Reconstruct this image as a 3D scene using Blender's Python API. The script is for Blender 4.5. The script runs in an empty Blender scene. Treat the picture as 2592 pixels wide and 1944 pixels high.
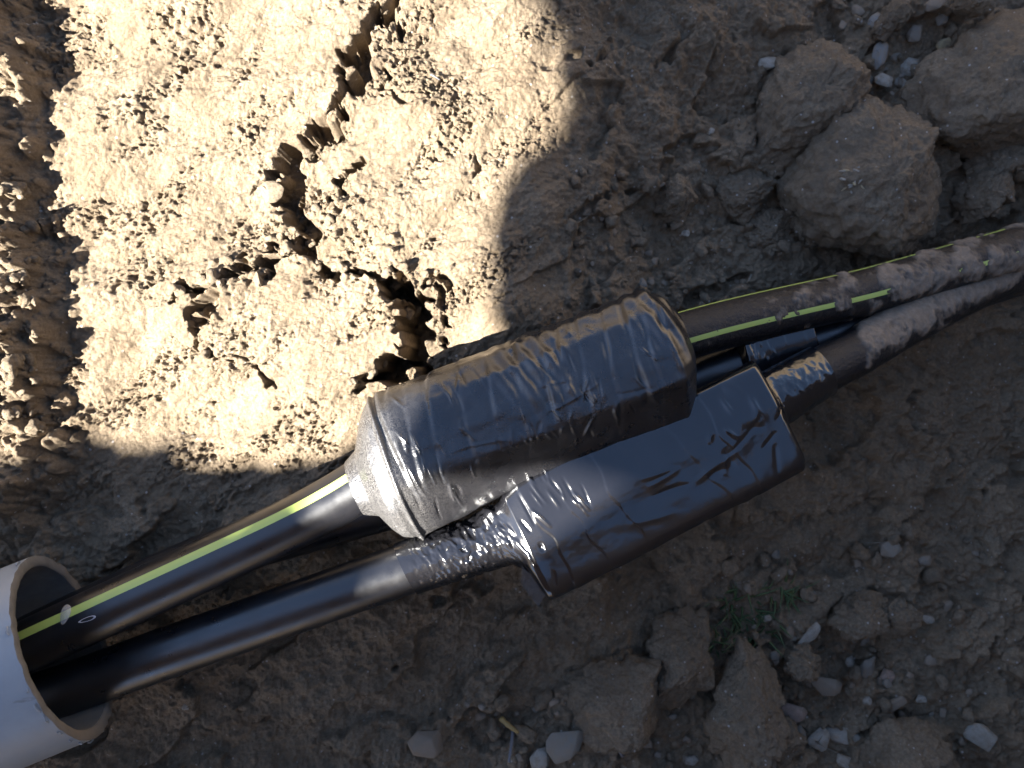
import bpy, bmesh, math, random
import numpy as np
from mathutils import Vector

# ------------------------------------------------------------------ camera, sky, sun, exposure
scn = bpy.context.scene
COL = scn.collection
HC = 0.55            # camera height above the pipe axis (z = 0)
FPX = 2240.0         # focal length in photo pixels (2592 wide)
SUN_EL = math.radians(47)
SUN_DIR = Vector((-0.80, -0.60, 0)).normalized()      # horizontal direction towards the sun

cam_data = bpy.data.cameras.new('camera')
cam = bpy.data.objects.new('camera', cam_data)
COL.objects.link(cam)
cam.location = (0, 0, HC)
cam.rotation_euler = (0, 0, 0)
cam_data.sensor_width = 36
cam_data.lens = 36 * FPX / 2592
cam_data.clip_start = 0.01
cam_data.clip_end = 200
cam_data.dof.use_dof = True
cam_data.dof.focus_distance = 0.535
cam_data.dof.aperture_fstop = 9.0
scn.camera = cam

world = bpy.data.worlds.new('World')
scn.world = world
world.use_nodes = True
wn = world.node_tree.nodes
bg = wn['Background']
sky = wn.new('ShaderNodeTexSky')
sky.sky_type = 'NISHITA'
sky.sun_disc = False
sky.altitude = 900
sky.dust_density = 0.5
sky.air_density = 0.85
sky.sun_elevation = SUN_EL
sky.sun_rotation = math.atan2(SUN_DIR.x, SUN_DIR.y)
world.node_tree.links.new(sky.outputs[0], bg.inputs[0])
bg.inputs[1].default_value = 0.05

sun_data = bpy.data.lights.new('sun', 'SUN')
sun_data.energy = 5.0
sun_data.angle = math.radians(0.42)
sun_data.color = (1.0, 0.965, 0.90)
sun = bpy.data.objects.new('sun', sun_data)
COL.objects.link(sun)
to_sun = Vector((SUN_DIR.x * math.cos(SUN_EL), SUN_DIR.y * math.cos(SUN_EL), math.sin(SUN_EL)))
sun.rotation_euler = to_sun.to_track_quat('Z', 'Y').to_euler()
sun.location = to_sun * 5

scn.view_settings.view_transform = 'Standard'
scn.view_settings.look = 'None'
scn.view_settings.exposure = 3.0
scn.view_settings.gamma = 1.0
scn.view_settings.use_curve_mapping = False
scn.render.engine = 'CYCLES'
scn.cycles.max_bounces = 5
scn.cycles.diffuse_bounces = 3
scn.cycles.glossy_bounces = 3
scn.cycles.use_denoising = True

random.seed(7)
rng = np.random.default_rng(11)

# ------------------------------------------------------------------ helpers
def W(px, py, z):
    d = (HC - z) / FPX
    return Vector(((px - 1296) * d, -(py - 972) * d, z))

def tag(o, label=None, cat=None, group=None, kind=None):
    if label: o['label'] = label
    if cat: o['category'] = cat
    if group: o['group'] = group
    if kind: o['kind'] = kind
    return o

def empty(name, loc):
    o = bpy.data.objects.new(name, None)
    o.location = loc
    o.empty_display_size = 0.02
    COL.objects.link(o)
    return o

def link_mesh(name, verts, faces, mat, parent=None, smooth=True, origin=None):
    """verts are in world coordinates; the object's origin is put at `origin`."""
    v = np.asarray(verts, dtype=np.float64)
    if origin is None:
        origin = v.mean(axis=0)
    origin = np.asarray(origin, dtype=np.float64)
    me = bpy.data.meshes.new(name)
    f = np.asarray(faces, dtype=np.int32) if not isinstance(faces, list) else None
    if f is not None:
        k = f.shape[1]
        me.vertices.add(len(v))
        me.vertices.foreach_set('co', (v - origin).astype(np.float32).ravel())
        me.loops.add(f.size)
        me.loops.foreach_set('vertex_index', f.ravel())
        me.polygons.add(len(f))
        me.polygons.foreach_set('loop_start', np.arange(0, f.size, k, dtype=np.int32))
        me.update(calc_edges=True)
        me.validate()
    else:
        me.from_pydata((v - origin).tolist(), [], faces)
    me.polygons.foreach_set('use_smooth', np.full(len(me.polygons), smooth))
    me.materials.append(mat)
    me.update()
    o = bpy.data.objects.new(name, me)
    COL.objects.link(o)
    if parent is not None:
        o.parent = parent
        o.location = Vector(origin) - parent.location
    else:
        o.location = origin
    return o

# ---- noise
_perm = rng.permutation(512).astype(np.int64)
_perm = np.concatenate([_perm, _perm])
_g2 = np.stack([np.cos(np.arange(64) * 2 * np.pi / 64), np.sin(np.arange(64) * 2 * np.pi / 64)], 1)
_g3 = rng.normal(size=(128, 3)); _g3 /= np.linalg.norm(_g3, axis=1, keepdims=True)

def _h2(i, j, s):
    return _perm[(_perm[(i + s * 57) & 511] + j) & 511]

def perlin2(x, y, seed=0):
    xi = np.floor(x).astype(np.int64); yi = np.floor(y).astype(np.int64)
    xf = x - xi; yf = y - yi
    u = xf * xf * xf * (xf * (xf * 6 - 15) + 10); v = yf * yf * yf * (yf * (yf * 6 - 15) + 10)
    def g(a, b):
        h = _h2(xi + a, yi + b, seed) & 63
        return _g2[h, 0] * (xf - a) + _g2[h, 1] * (yf - b)
    a = g(0, 0); b = g(1, 0); c = g(0, 1); d = g(1, 1)
    return (a + u * (b - a)) * (1 - v) + (c + u * (d - c)) * v

def fbm2(x, y, scale, octs, seed=0, gain=0.5, ridged=False):
    t = np.zeros_like(x); a = 1.0; f = 1.0 / scale
    for k in range(octs):
        n = perlin2(x * f + 13.7 * k, y * f + 7.1 * k, seed + k)
        t += a * ((0.35 - np.abs(n)) if ridged else n)
        a *= gain; f *= 2.03
    return t

def perlin3(x, y, z, seed=0):
    xi = np.floor(x).astype(np.int64); yi = np.floor(y).astype(np.int64); zi = np.floor(z).astype(np.int64)
    xf = x - xi; yf = y - yi; zf = z - zi
    fade = lambda t: t * t * t * (t * (t * 6 - 15) + 10)
    u, v, w = fade(xf), fade(yf), fade(zf)
    def g(a, b, c):
        h = _perm[(_perm[(_perm[(xi + a + seed * 31) & 511] + yi + b) & 511] + zi + c) & 511] & 127
        return _g3[h, 0] * (xf - a) + _g3[h, 1] * (yf - b) + _g3[h, 2] * (zf - c)
    L = lambda a, b, t: a + t * (b - a)
    return L(L(L(g(0,0,0), g(1,0,0), u), L(g(0,1,0), g(1,1,0), u), v),
             L(L(g(0,0,1), g(1,0,1), u), L(g(0,1,1), g(1,1,1), u), v), w)

def fbm3(p, scale, octs, seed=0, gain=0.5):
    t = np.zeros(len(p)); a = 1.0; f = 1.0 / scale
    for k in range(octs):
        t += a * perlin3(p[:, 0] * f + 3.3 * k, p[:, 1] * f + 5.1 * k, p[:, 2] * f + 9.2 * k, seed + k)
        a *= gain; f *= 2.07
    return t

def crumbs2(x, y, cell, seed, prob=0.7, rmin=0.3, rmax=0.62, hf=0.8):
    """heights of lumpy grains strewn over the plane, one per cell at most"""
    cx = np.floor(x / cell).astype(np.int64); cy = np.floor(y / cell).astype(np.int64)
    out = np.zeros_like(x)
    for i in (-1, 0, 1):
        for j in (-1, 0, 1):
            a = cx + i; b = cy + j
            h = _h2(a, b, seed)
            r1 = (_perm[(h + 11) & 511] + .5) / 512; r2 = (_perm[(h + 97) & 511] + .5) / 512
            r3 = (_perm[(h + 201) & 511] + .5) / 512; r4 = (_perm[(h + 333) & 511] + .5) / 512
            r5 = (_perm[(h + 411) & 511] + .5) / 512
            dx = x - (a + r1) * cell; dy = y - (b + r2) * cell
            an = r4 * np.pi; ca, sa = np.cos(an), np.sin(an)
            ex = (dx * ca + dy * sa); ey = (-dx * sa + dy * ca) * (1.0 + 0.7 * r5)
            R = cell * (rmin + (rmax - rmin) * r3 * r3)
            q = 1 - (ex * ex + ey * ey) / (R * R)
            hh = np.where((q > 0) & (r5 * 0.5 + r1 * 0.5 < prob), R * hf * np.sqrt(np.maximum(q, 0)) * (0.7 + 0.5 * r4) + ex * 0.15, 0)
            out = np.maximum(out, hh)
    return out

def cells2(x, y, cell, seed):
    """random pair and distance for the nearest scattered point: angular, broken patches"""
    cx = np.floor(x / cell).astype(np.int64); cy = np.floor(y / cell).astype(np.int64)
    best = np.full(x.shape, 1e9); ra = np.zeros(x.shape); rb = np.zeros(x.shape)
    for i in (-1, 0, 1):
        for j in (-1, 0, 1):
            a = cx + i; b = cy + j; h = _h2(a, b, seed)
            r1 = (_perm[(h + 11) & 511] + .5) / 512; r2 = (_perm[(h + 97) & 511] + .5) / 512
            d = (x - (a + r1) * cell) ** 2 + (y - (b + r2) * cell) ** 2
            m = d < best
            best = np.where(m, d, best)
            ra = np.where(m, (_perm[(h + 201) & 511] + .5) / 256 - 1, ra); rb = np.where(m, (_perm[(h + 333) & 511] + .5) / 256 - 1, rb)
    return ra, rb

def on(mask, fn, *arrs):
    out = np.zeros(mask.shape); m = mask > .01
    if m.any(): out[m] = mask[m] * fn(*[a[m] for a in arrs])
    return out

def sstep(a, b, x):
    t = np.clip((x - a) / (b - a), 0, 1)
    return t * t * (3 - 2 * t)

def seg_dist(px, py, pts):
    """distance to a polyline and the parameter 0..n-1 of the nearest point"""
    best = np.full(px.shape, 1e9); bt = np.zeros(px.shape)
    for k in range(len(pts) - 1):
        ax, ay = pts[k][:2]; bx, by = pts[k + 1][:2]
        L2 = (bx - ax) ** 2 + (by - ay) ** 2
        t = np.clip(((px - ax) * (bx - ax) + (py - ay) * (by - ay)) / L2, 0, 1)
        d = np.hypot(px - ax - t * (bx - ax), py - ay - t * (by - ay))
        m = d < best
        best = np.where(m, d, best); bt = np.where(m, k + t, bt)
    return best, bt

# ------------------------------------------------------------------ materials
def new_mat(name):
    m = bpy.data.materials.new(name); m.use_nodes = True
    nt = m.node_tree
    return m, nt, nt.nodes['Principled BSDF']

def N(nt, kind, **kw):
    n = nt.nodes.new(kind)
    for k, v in kw.items():
        if k in n.inputs: n.inputs[k].default_value = v
        else: setattr(n, k, v)
    return n

def ramp(nt, fac, stops):
    r = nt.nodes.new('ShaderNodeValToRGB')
    e = r.color_ramp.elements
    while len(e) < len(stops): e.new(0.5)
    for k, (p, c) in enumerate(stops):
        e[k].position = p
        e[k].color = (*c, 1) if len(c) == 3 else c
    nt.links.new(fac, r.inputs[0])
    return r.outputs[0]

def mix(nt, fac, a, b):
    m = nt.nodes.new('ShaderNodeMix'); m.data_type = 'RGBA'
    for s, v in ((0, fac), (6, a), (7, b)):
        if isinstance(v, (int, float)): m.inputs[s].default_value = v
        elif isinstance(v, tuple): m.inputs[s].default_value = (*v, 1)
        else: nt.links.new(v, m.inputs[s])
    return m.outputs[2]

def soil_mat(name, light, dark, fleck=0.5, bump=0.6, scale=1.0):
    m, nt, b = new_mat(name)
    geo = nt.nodes.new('ShaderNodeNewGeometry')
    P = geo.outputs['Position']
    def noise(sc, det=4, rough=0.6):
        n = N(nt, 'ShaderNodeTexNoise', Scale=sc, Detail=det, Roughness=rough)
        nt.links.new(P, n.inputs['Vector']); return n.outputs['Fac']
    big = noise(28 * scale, 4); fine = noise(420 * scale, 4, 0.7)
    c = mix(nt, ramp(nt, big, [(0.35, (0, 0, 0)), (0.65, (1, 1, 1))]), dark, light)
    c2 = mix(nt, ramp(nt, fine, [(0.3, (0, 0, 0)), (0.7, (1, 1, 1))]), tuple(v * 0.72 for v in dark), c)
    # pale mineral grains and small chips
    vo = N(nt, 'ShaderNodeTexVoronoi', Scale=330.0 * scale, Randomness=1.0)
    nt.links.new(P, vo.inputs['Vector'])
    sep = nt.nodes.new('ShaderNodeSeparateColor'); nt.links.new(vo.outputs['Color'], sep.inputs[0])
    pick = ramp(nt, sep.outputs[0], [(0.955, (0, 0, 0)), (0.965, (1, 1, 1))])
    core = ramp(nt, vo.outputs['Distance'], [(0.22, (1, 1, 1)), (0.34, (0, 0, 0))])
    mul = N(nt, 'ShaderNodeMath', operation='MULTIPLY'); nt.links.new(pick, mul.inputs[0]); nt.links.new(core, mul.inputs[1])
    mul2 = N(nt, 'ShaderNodeMath', operation='MULTIPLY'); nt.links.new(mul.outputs[0], mul2.inputs[0]); mul2.inputs[1].default_value = fleck
    c3 = mix(nt, mul2.outputs[0], c2, (0.55, 0.53, 0.50))
    nt.links.new(c3, b.inputs['Base Color'])
    b.inputs['Roughness'].default_value = 0.93
    b.inputs['Specular IOR Level'].default_value = 0.25
    bn = N(nt, 'ShaderNodeTexNoise', Scale=520.0 * scale, Detail=6.0, Roughness=0.75); nt.links.new(P, bn.inputs['Vector'])
    bp = N(nt, 'ShaderNodeBump', Strength=bump, Distance=0.0022); nt.links.new(bn.outputs['Fac'], bp.inputs['Height'])
    nt.links.new(bp.outputs[0], b.inputs['Normal'])
    return m

M_SOIL = soil_mat('soil', (0.31, 0.242, 0.166), (0.215, 0.160, 0.104), fleck=0.5, bump=1.0)
M_CLOD = soil_mat('clod_soil', (0.29, 0.230, 0.160), (0.205, 0.158, 0.108), fleck=0.6, bump=1.0)

def stone_mat(name, a, bcol, rough=0.75, spec=0.35):
    m, nt, b = new_mat(name)
    tc = nt.nodes.new('ShaderNodeTexCoord')
    n = N(nt, 'ShaderNodeTexNoise', Scale=160.0, Detail=6.0, Roughness=0.65); nt.links.new(tc.outputs['Object'], n.inputs['Vector'])
    c = ramp(nt, n.outputs['Fac'], [(0.3, a), (0.68, bcol)])
    n3 = N(nt, 'ShaderNodeTexNoise', Scale=4.0, Detail=6.0, Roughness=0.7); nt.links.new(tc.outputs['Object'], n3.inputs['Vector'])
    c = mix(nt, ramp(nt, n3.outputs['Fac'], [(0.40, (0, 0, 0)), (0.62, (0.8, 0.8, 0.8))]), c, (0.20, 0.158, 0.112))
    nt.links.new(c, b.inputs['Base Color'])
    b.inputs['Roughness'].default_value = rough; b.inputs['Specular IOR Level'].default_value = spec
    bp = N(nt, 'ShaderNodeBump', Strength=0.5, Distance=0.0006); nt.links.new(n.outputs['Fac'], bp.inputs['Height'])
    nt.links.new(bp.outputs[0], b.inputs['Normal'])
    return m

M_PALE = stone_mat('pale_stone', (0.23, 0.212, 0.178), (0.34, 0.318, 0.272))
M_GREY = stone_mat('grey_stone', (0.14, 0.126, 0.105), (0.225, 0.205, 0.172))
M_WET = stone_mat('wet_stone', (0.13, 0.13, 0.125), (0.21, 0.21, 0.20), 0.25, 0.5)
M_BROWN = stone_mat('brown_stone', (0.17, 0.135, 0.10), (0.25, 0.20, 0.15))
M_OCHRE = stone_mat('ochre_stone', (0.32, 0.25, 0.14), (0.42, 0.34, 0.2))
M_RED = stone_mat('reddish_stone', (0.27, 0.17, 0.13), (0.42, 0.32, 0.26))

def plastic(name, col, rough, bump=0.0, bscale=1500.0, dust=0.0, stretch=None):
    m, nt, b = new_mat(name)
    geo = nt.nodes.new('ShaderNodeNewGeometry'); P = geo.outputs['Position']
    n = N(nt, 'ShaderNodeTexNoise', Scale=60.0, Detail=5.0, Roughness=0.6); nt.links.new(P, n.inputs['Vector'])
    r = N(nt, 'ShaderNodeMapRange'); nt.links.new(n.outputs['Fac'], r.inputs[0])
    r.inputs[1].default_value = 0.3; r.inputs[2].default_value = 0.7
    r.inputs[3].default_value = rough * 0.75; r.inputs[4].default_value = rough * 1.3
    nt.links.new(r.outputs[0], b.inputs['Roughness'])
    f = N(nt, 'ShaderNodeTexNoise', Scale=bscale, Detail=3.0, Roughness=0.6); nt.links.new(P, f.inputs['Vector'])
    if dust > 0:
        d2 = N(nt, 'ShaderNodeTexNoise', Scale=2600.0, Detail=2.0); nt.links.new(P, d2.inputs['Vector'])
        sp = ramp(nt, d2.outputs['Fac'], [(0.66, (0, 0, 0)), (0.74, (dust, dust, dust))])
        c = mix(nt, sp, col, (0.35, 0.31, 0.27))
        nt.links.new(c, b.inputs['Base Color'])
    else:
        b.inputs['Base Color'].default_value = (*col, 1)
    if name == 'matt_black_tape':          # pale grains: faint dust, and sunlit sheen painted into one end
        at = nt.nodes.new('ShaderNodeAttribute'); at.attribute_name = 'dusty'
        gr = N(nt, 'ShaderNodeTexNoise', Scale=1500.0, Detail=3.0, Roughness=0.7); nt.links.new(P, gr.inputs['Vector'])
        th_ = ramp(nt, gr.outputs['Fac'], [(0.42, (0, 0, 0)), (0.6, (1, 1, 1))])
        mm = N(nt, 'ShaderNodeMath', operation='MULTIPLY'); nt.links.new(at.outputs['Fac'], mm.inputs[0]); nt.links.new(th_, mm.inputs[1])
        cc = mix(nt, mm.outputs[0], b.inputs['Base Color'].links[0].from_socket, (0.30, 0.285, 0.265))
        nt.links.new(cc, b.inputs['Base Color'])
    b.inputs['Specular IOR Level'].default_value = 0.95
    if bump > 0:
        bp = N(nt, 'ShaderNodeBump', Strength=bump, Distance=0.0004); nt.links.new(f.outputs['Fac'], bp.inputs['Height'])
        nt.links.new(bp.outputs[0], b.inputs['Normal'])
    return m

M_PIPE = plastic('black_polyethylene', (0.008, 0.008, 0.010), 0.33, 0.05, 900.0, dust=0.05)
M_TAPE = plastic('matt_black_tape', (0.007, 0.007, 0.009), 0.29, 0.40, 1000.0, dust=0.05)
M_TAPE2 = plastic('glossy_black_tape', (0.010, 0.010, 0.012), 0.15, 0.08, 700.0, dust=0.0)
M_STRIPE = plastic('lime_stripe', (0.43, 0.53, 0.12), 0.45, 0.05, dust=0.35)
M_SMOKE, _nt, _b = new_mat('smoky_film')
_b.inputs['Base Color'].default_value = (0.10, 0.10, 0.11, 1); _b.inputs['Roughness'].default_value = 0.25
_b.inputs['Alpha'].default_value = 0.45
M_HUSK, _nt, _b = new_mat('clear_husk')
_b.inputs['Base Color'].default_value = (0.6, 0.6, 0.58, 1); _b.inputs['Roughness'].default_value = 0.2; _b.inputs['Alpha'].default_value = 0.32
M_WHITE, _nt, _b = new_mat('pale_rind')
_b.inputs['Base Color'].default_value = (0.45, 0.45, 0.5, 1); _b.inputs['Roughness'].default_value = 0.4
M_STRAW, _nt, _b = new_mat('straw')
_b.inputs['Base Color'].default_value = (0.27, 0.18, 0.06, 1); _b.inputs['Roughness'].default_value = 0.6
M_TWIG, _nt, _b = new_mat('grey_twig')
_b.inputs['Base Color'].default_value = (0.15, 0.15, 0.16, 1); _b.inputs['Roughness'].default_value = 0.5
M_GRASS, _nt, _b = new_mat('moss_green')
_n = N(_nt, 'ShaderNodeTexNoise', Scale=90.0, Detail=2.0)
_g = _nt.nodes.new('ShaderNodeNewGeometry'); _nt.links.new(_g.outputs['Position'], _n.inputs['Vector'])
_nt.links.new(ramp(_nt, _n.outputs['Fac'], [(0.35, (0.06, 0.11, 0.045)), (0.6, (0.10, 0.14, 0.055)), (0.75, (0.20, 0.16, 0.09))]), _b.inputs['Base Color'])
_b.inputs['Roughness'].default_value = 0.6

def conduit_mat():
    m, nt, b = new_mat('grey_pvc')
    tc = nt.nodes.new('ShaderNodeTexCoord')
    mp = nt.nodes.new('ShaderNodeMapping'); nt.links.new(tc.outputs['Object'], mp.inputs[0])
    mp.inputs['Rotation'].default_value = (0, 0, -math.radians(21)); mp.inputs['Scale'].default_value = (12, 140, 140)
    n = N(nt, 'ShaderNodeTexNoise', Scale=1.0, Detail=6.0, Roughness=0.65); nt.links.new(mp.outputs[0], n.inputs['Vector'])
    n2 = N(nt, 'ShaderNodeTexNoise', Scale=30.0, Detail=5.0, Roughness=0.6); nt.links.new(tc.outputs['Object'], n2.inputs['Vector'])
    c = mix(nt, ramp(nt, n2.outputs['Fac'], [(0.35, (0, 0, 0)), (0.7, (1, 1, 1))]), (0.24, 0.262, 0.28), (0.30, 0.325, 0.345))
    c = mix(nt, ramp(nt, n.outputs['Fac'], [(0.68, (0, 0, 0)), (0.74, (0.55, 0.55, 0.55))]), c, (0.14, 0.13, 0.12))
    nt.links.new(c, b.inputs['Base Color']); b.inputs['Roughness'].default_value = 0.42
    return m
M_PVC = conduit_mat()
M_PVCCUT = stone_mat('cut_pvc', (0.10, 0.10, 0.098), (0.15, 0.148, 0.145), 0.7)

def muddy_mat():
    m, nt, b = new_mat('muddy_polyethylene')
    at = nt.nodes.new('ShaderNodeAttribute'); at.attribute_name = 'mud'
    st = nt.nodes.new('ShaderNodeAttribute'); st.attribute_name = 'stripe'
    geo = nt.nodes.new('ShaderNodeNewGeometry')
    n = N(nt, 'ShaderNodeTexNoise', Scale=260.0, Detail=6.0, Roughness=0.7); nt.links.new(geo.outputs['Position'], n.inputs['Vector'])
    mudc = ramp(nt, n.outputs['Fac'], [(0.3, (0.15, 0.12, 0.09)), (0.7, (0.26, 0.21, 0.16))])
    base = mix(nt, st.outputs['Fac'], (0.010, 0.010, 0.012), (0.40, 0.48, 0.09))
    fac = ramp(nt, at.outputs['Fac'], [(0.28, (0, 0, 0)), (0.45, (0.55, 0.55, 0.55)), (0.6, (1, 1, 1))])
    c = mix(nt, fac, base, mudc); nt.links.new(c, b.inputs['Base Color'])
    rr = N(nt, 'ShaderNodeMapRange'); nt.links.new(fac, rr.inputs[0]); rr.inputs[3].default_value = 0.3; rr.inputs[4].default_value = 0.9
    nt.links.new(rr.outputs[0], b.inputs['Roughness'])
    bp = N(nt, 'ShaderNodeBump', Strength=1.0, Distance=0.0016); nt.links.new(n.outputs['Fac'], bp.inputs['Height']); nt.links.new(bp.outputs[0], b.inputs['Normal'])
    return m
M_MUDDY = muddy_mat()

# ------------------------------------------------------------------ pipe routes (photo pixels + height in m)
R_PIPE = 0.016
PIPE_A = [(-330, 1830, .008), (-60, 1700, .014), (78, 1632, .017), (295, 1532, .017), (512, 1432, .015), (730, 1330, .014), (852, 1265, .014), (955, 1202, .015), (1080, 1135, .015)]
PIPE_B = [(-330, 1940, -.008), (0, 1800, -.006), (160, 1748, -.003), (400, 1660, .0), (664, 1568, .002), (864, 1497, .002), (1100, 1415, .0), (1300, 1352, -.003), (1420, 1310, -.006)]
PIPE_C = [(-330, 1800, -.014), (0, 1655, -.014), (200, 1560, -.016), (391, 1470, -.018), (547, 1404, -.019), (703, 1358, -.020), (864, 1312, -.022), (1050, 1255, -.026), (1400, 1120, -.04), (1700, 985, -.055), (1850, 925, -.065), (2010, 880, -.075), (2250, 800, -.092), (2592, 690, -.125), (2850, 600, -.15)]
PIPE_D = [(1560, 905, -.012), (1740, 848, -.026), (1900, 806, -.04), (2150, 748, -.06), (2290, 710, -.07), (2592, 622, -.095), (2900, 520, -.13)]
PIPE_E = [(1760, 1110, -.018), (1900, 1045, -.028), (2000, 985, -.036), (2110, 922, -.05), (2165, 895, -.056), (2300, 815, -.074), (2450, 738, -.095), (2592, 672, -.115), (2850, 560, -.15)]

def route(pts, n):
    P = np.array([W(*p) for p in pts])
    d = np.r_[0, np.cumsum(np.linalg.norm(np.diff(P, axis=0), axis=1))]
    # Catmull-Rom over arc length
    t = np.linspace(0, d[-1], n)
    k = np.clip(np.searchsorted(d, t, side='right') - 1, 0, len(P) - 2)
    u = ((t - d[k]) / (d[k + 1] - d[k]))[:, None]
    p0 = P[np.maximum(k - 1, 0)]; p1 = P[k]; p2 = P[k + 1]; p3 = P[np.minimum(k + 2, len(P) - 1)]
    return 0.5 * ((2 * p1) + (-p0 + p2) * u + (2 * p0 - 5 * p1 + 4 * p2 - p3) * u ** 2 + (-p0 + 3 * p1 - 3 * p2 + p3) * u ** 3), t

# taped joints: centre lines (world)
UA = np.array(W(925, 1163, .014)); UB = np.array(W(1662, 880, .004))          # upper block axis ends
LA = np.array(W(1322, 1388, -.004)); LB = np.array(W(1950, 1066, -.016))       # lower block axis ends
CB = np.array(W(166, 1634, .026)); CA = CB - .16 * np.array([.926, .361, -.11])           # conduit axis
R_CON = 0.0565

# ------------------------------------------------------------------ the ground
GX = [0, 430, 860, 1290, 1720, 2150, 2592]
GY = [0, 390, 780, 1170, 1560, 1944]
GZ = np.array([
    [16, 16, 8, -16, -70, -118, -128],
    [10, 8, 2, -18, -80, -120, -132],
    [4, 0, -6, -12, -92, -125, -150],
    [-22, -26, -30, -55, -118, -140, -155],
    [-48, -52, -62, -98, -132, -142, -142],
    [-66, -70, -80, -100, -125, -140, -138]], dtype=float) / 1000

def zmap_px(px, py):
    gx, gy = np.meshgrid(GX, GY)
    # smooth bicubic-like interpolation on a helper grid, then bilinear
    u = np.clip((px - 0) / 432.0, 0, 5.999); v = np.clip(py / 388.8, 0, 4.999)
    i = np.floor(u).astype(int); j = np.floor(v).astype(int)
    fu = u - i; fv = v - j
    fu = fu * fu * (3 - 2 * fu) * 0.5 + fu * 0.5; fv = fv * fv * (3 - 2 * fv) * 0.5 + fv * 0.5
    a = GZ[j, i] * (1 - fu) + GZ[j, i + 1] * fu
    b = GZ[j + 1, i] * (1 - fu) + GZ[j + 1, i + 1] * fu
    return a * (1 - fv) + b * fv

def to_px(x, y):
    z = np.full_like(x, -0.05)
    for _ in range(5):
        px = 1296 + x * FPX / (HC - z); py = 972 - y * FPX / (HC - z)
        z = 0.5 * z + 0.5 * zmap_px(px, py)
    return px, py, zmap_px(px, py)

CRACKS = [  # polyline in photo pixels with half width (px) and depth (m)
    ([(1000, -60, 16), (982, 40, 20), (940, 90, 10), (905, 110, 26), (902, 190, 24), (880, 262, 14), (838, 322, 20), (780, 372, 26), (722, 420, 32), (716, 470, 30), (742, 540, 22), (775, 600, 26)], .022),
    ([(720, 440, 10), (690, 455, 12), (640, 480, 6)], .012),
    ([(775, 600, 22), (720, 640, 12), (640, 676, 20), (590, 690, 18), (540, 715, 10), (470, 745, 18), (448, 745, 8)], .020),
    ([(540, 765, 16), (512, 790, 14), (492, 830, 10), (500, 862, 6), (540, 905, 6)], .016),
    ([(590, 902, 4), (650, 922, 7), (690, 972, 8)], .014),
    ([(760, 600, 14), (800, 660, 12), (850, 690, 12), (930, 690, 12), (975, 730, 20)], .015),
    ([(960, 700, 22), (1010, 740, 28), (1050, 800, 40), (1072, 850, 48), (1045, 905, 46), (985, 940, 30), (930, 970, 18), (890, 990, 10)], .062),
    ([(1090, 700, 10), (1135, 740, 14), (1120, 780, 10)], .010),
    ([(985, 195, 12), (965, 240, 8), (1030, 250, 6)], .008),
    ([(905, 440, 20), (920, 425, 10), (870, 480, 10)], .012),
    ([(985, 0, 10), (1000, 60, 12), (1010, 10, 8)], .010),
    ([(560, 155, 5), (535, 180, 6)], .006),
    ([(1195, 390, 6), (1205, 415, 9), (1185, 450, 5)], .007),
]

print('terrain grid')
def axis(segs):
    out = [segs[0][0]]
    for a, b, st in segs:
        n = max(1, int(round((b - a) / st)))
        out += list(a + (b - a) * np.arange(1, n + 1) / n)
    return np.array(out)
def grow(a, first, far):
    s = [a]; st = first
    while s[-1] < far:
        st *= 1.13; s.append(s[-1] + st)
    return np.array(s[1:])
ix = axis([(-.345, .02, .00062), (.02, .455, .0009)])
iy = axis([(-.335, -.06, .00088), (-.06, .30, .00064)])
gx = np.r_[-grow(.345, .0015, 40)[::-1], ix, grow(.455, .0018, 40)]
gy = np.r_[-grow(.335, .0018, 40)[::-1], iy, grow(.30, .0018, 40)]
X, Y = np.meshgrid(gx, gy)
PX, PY, Z0 = to_px(X, Y)

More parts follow.
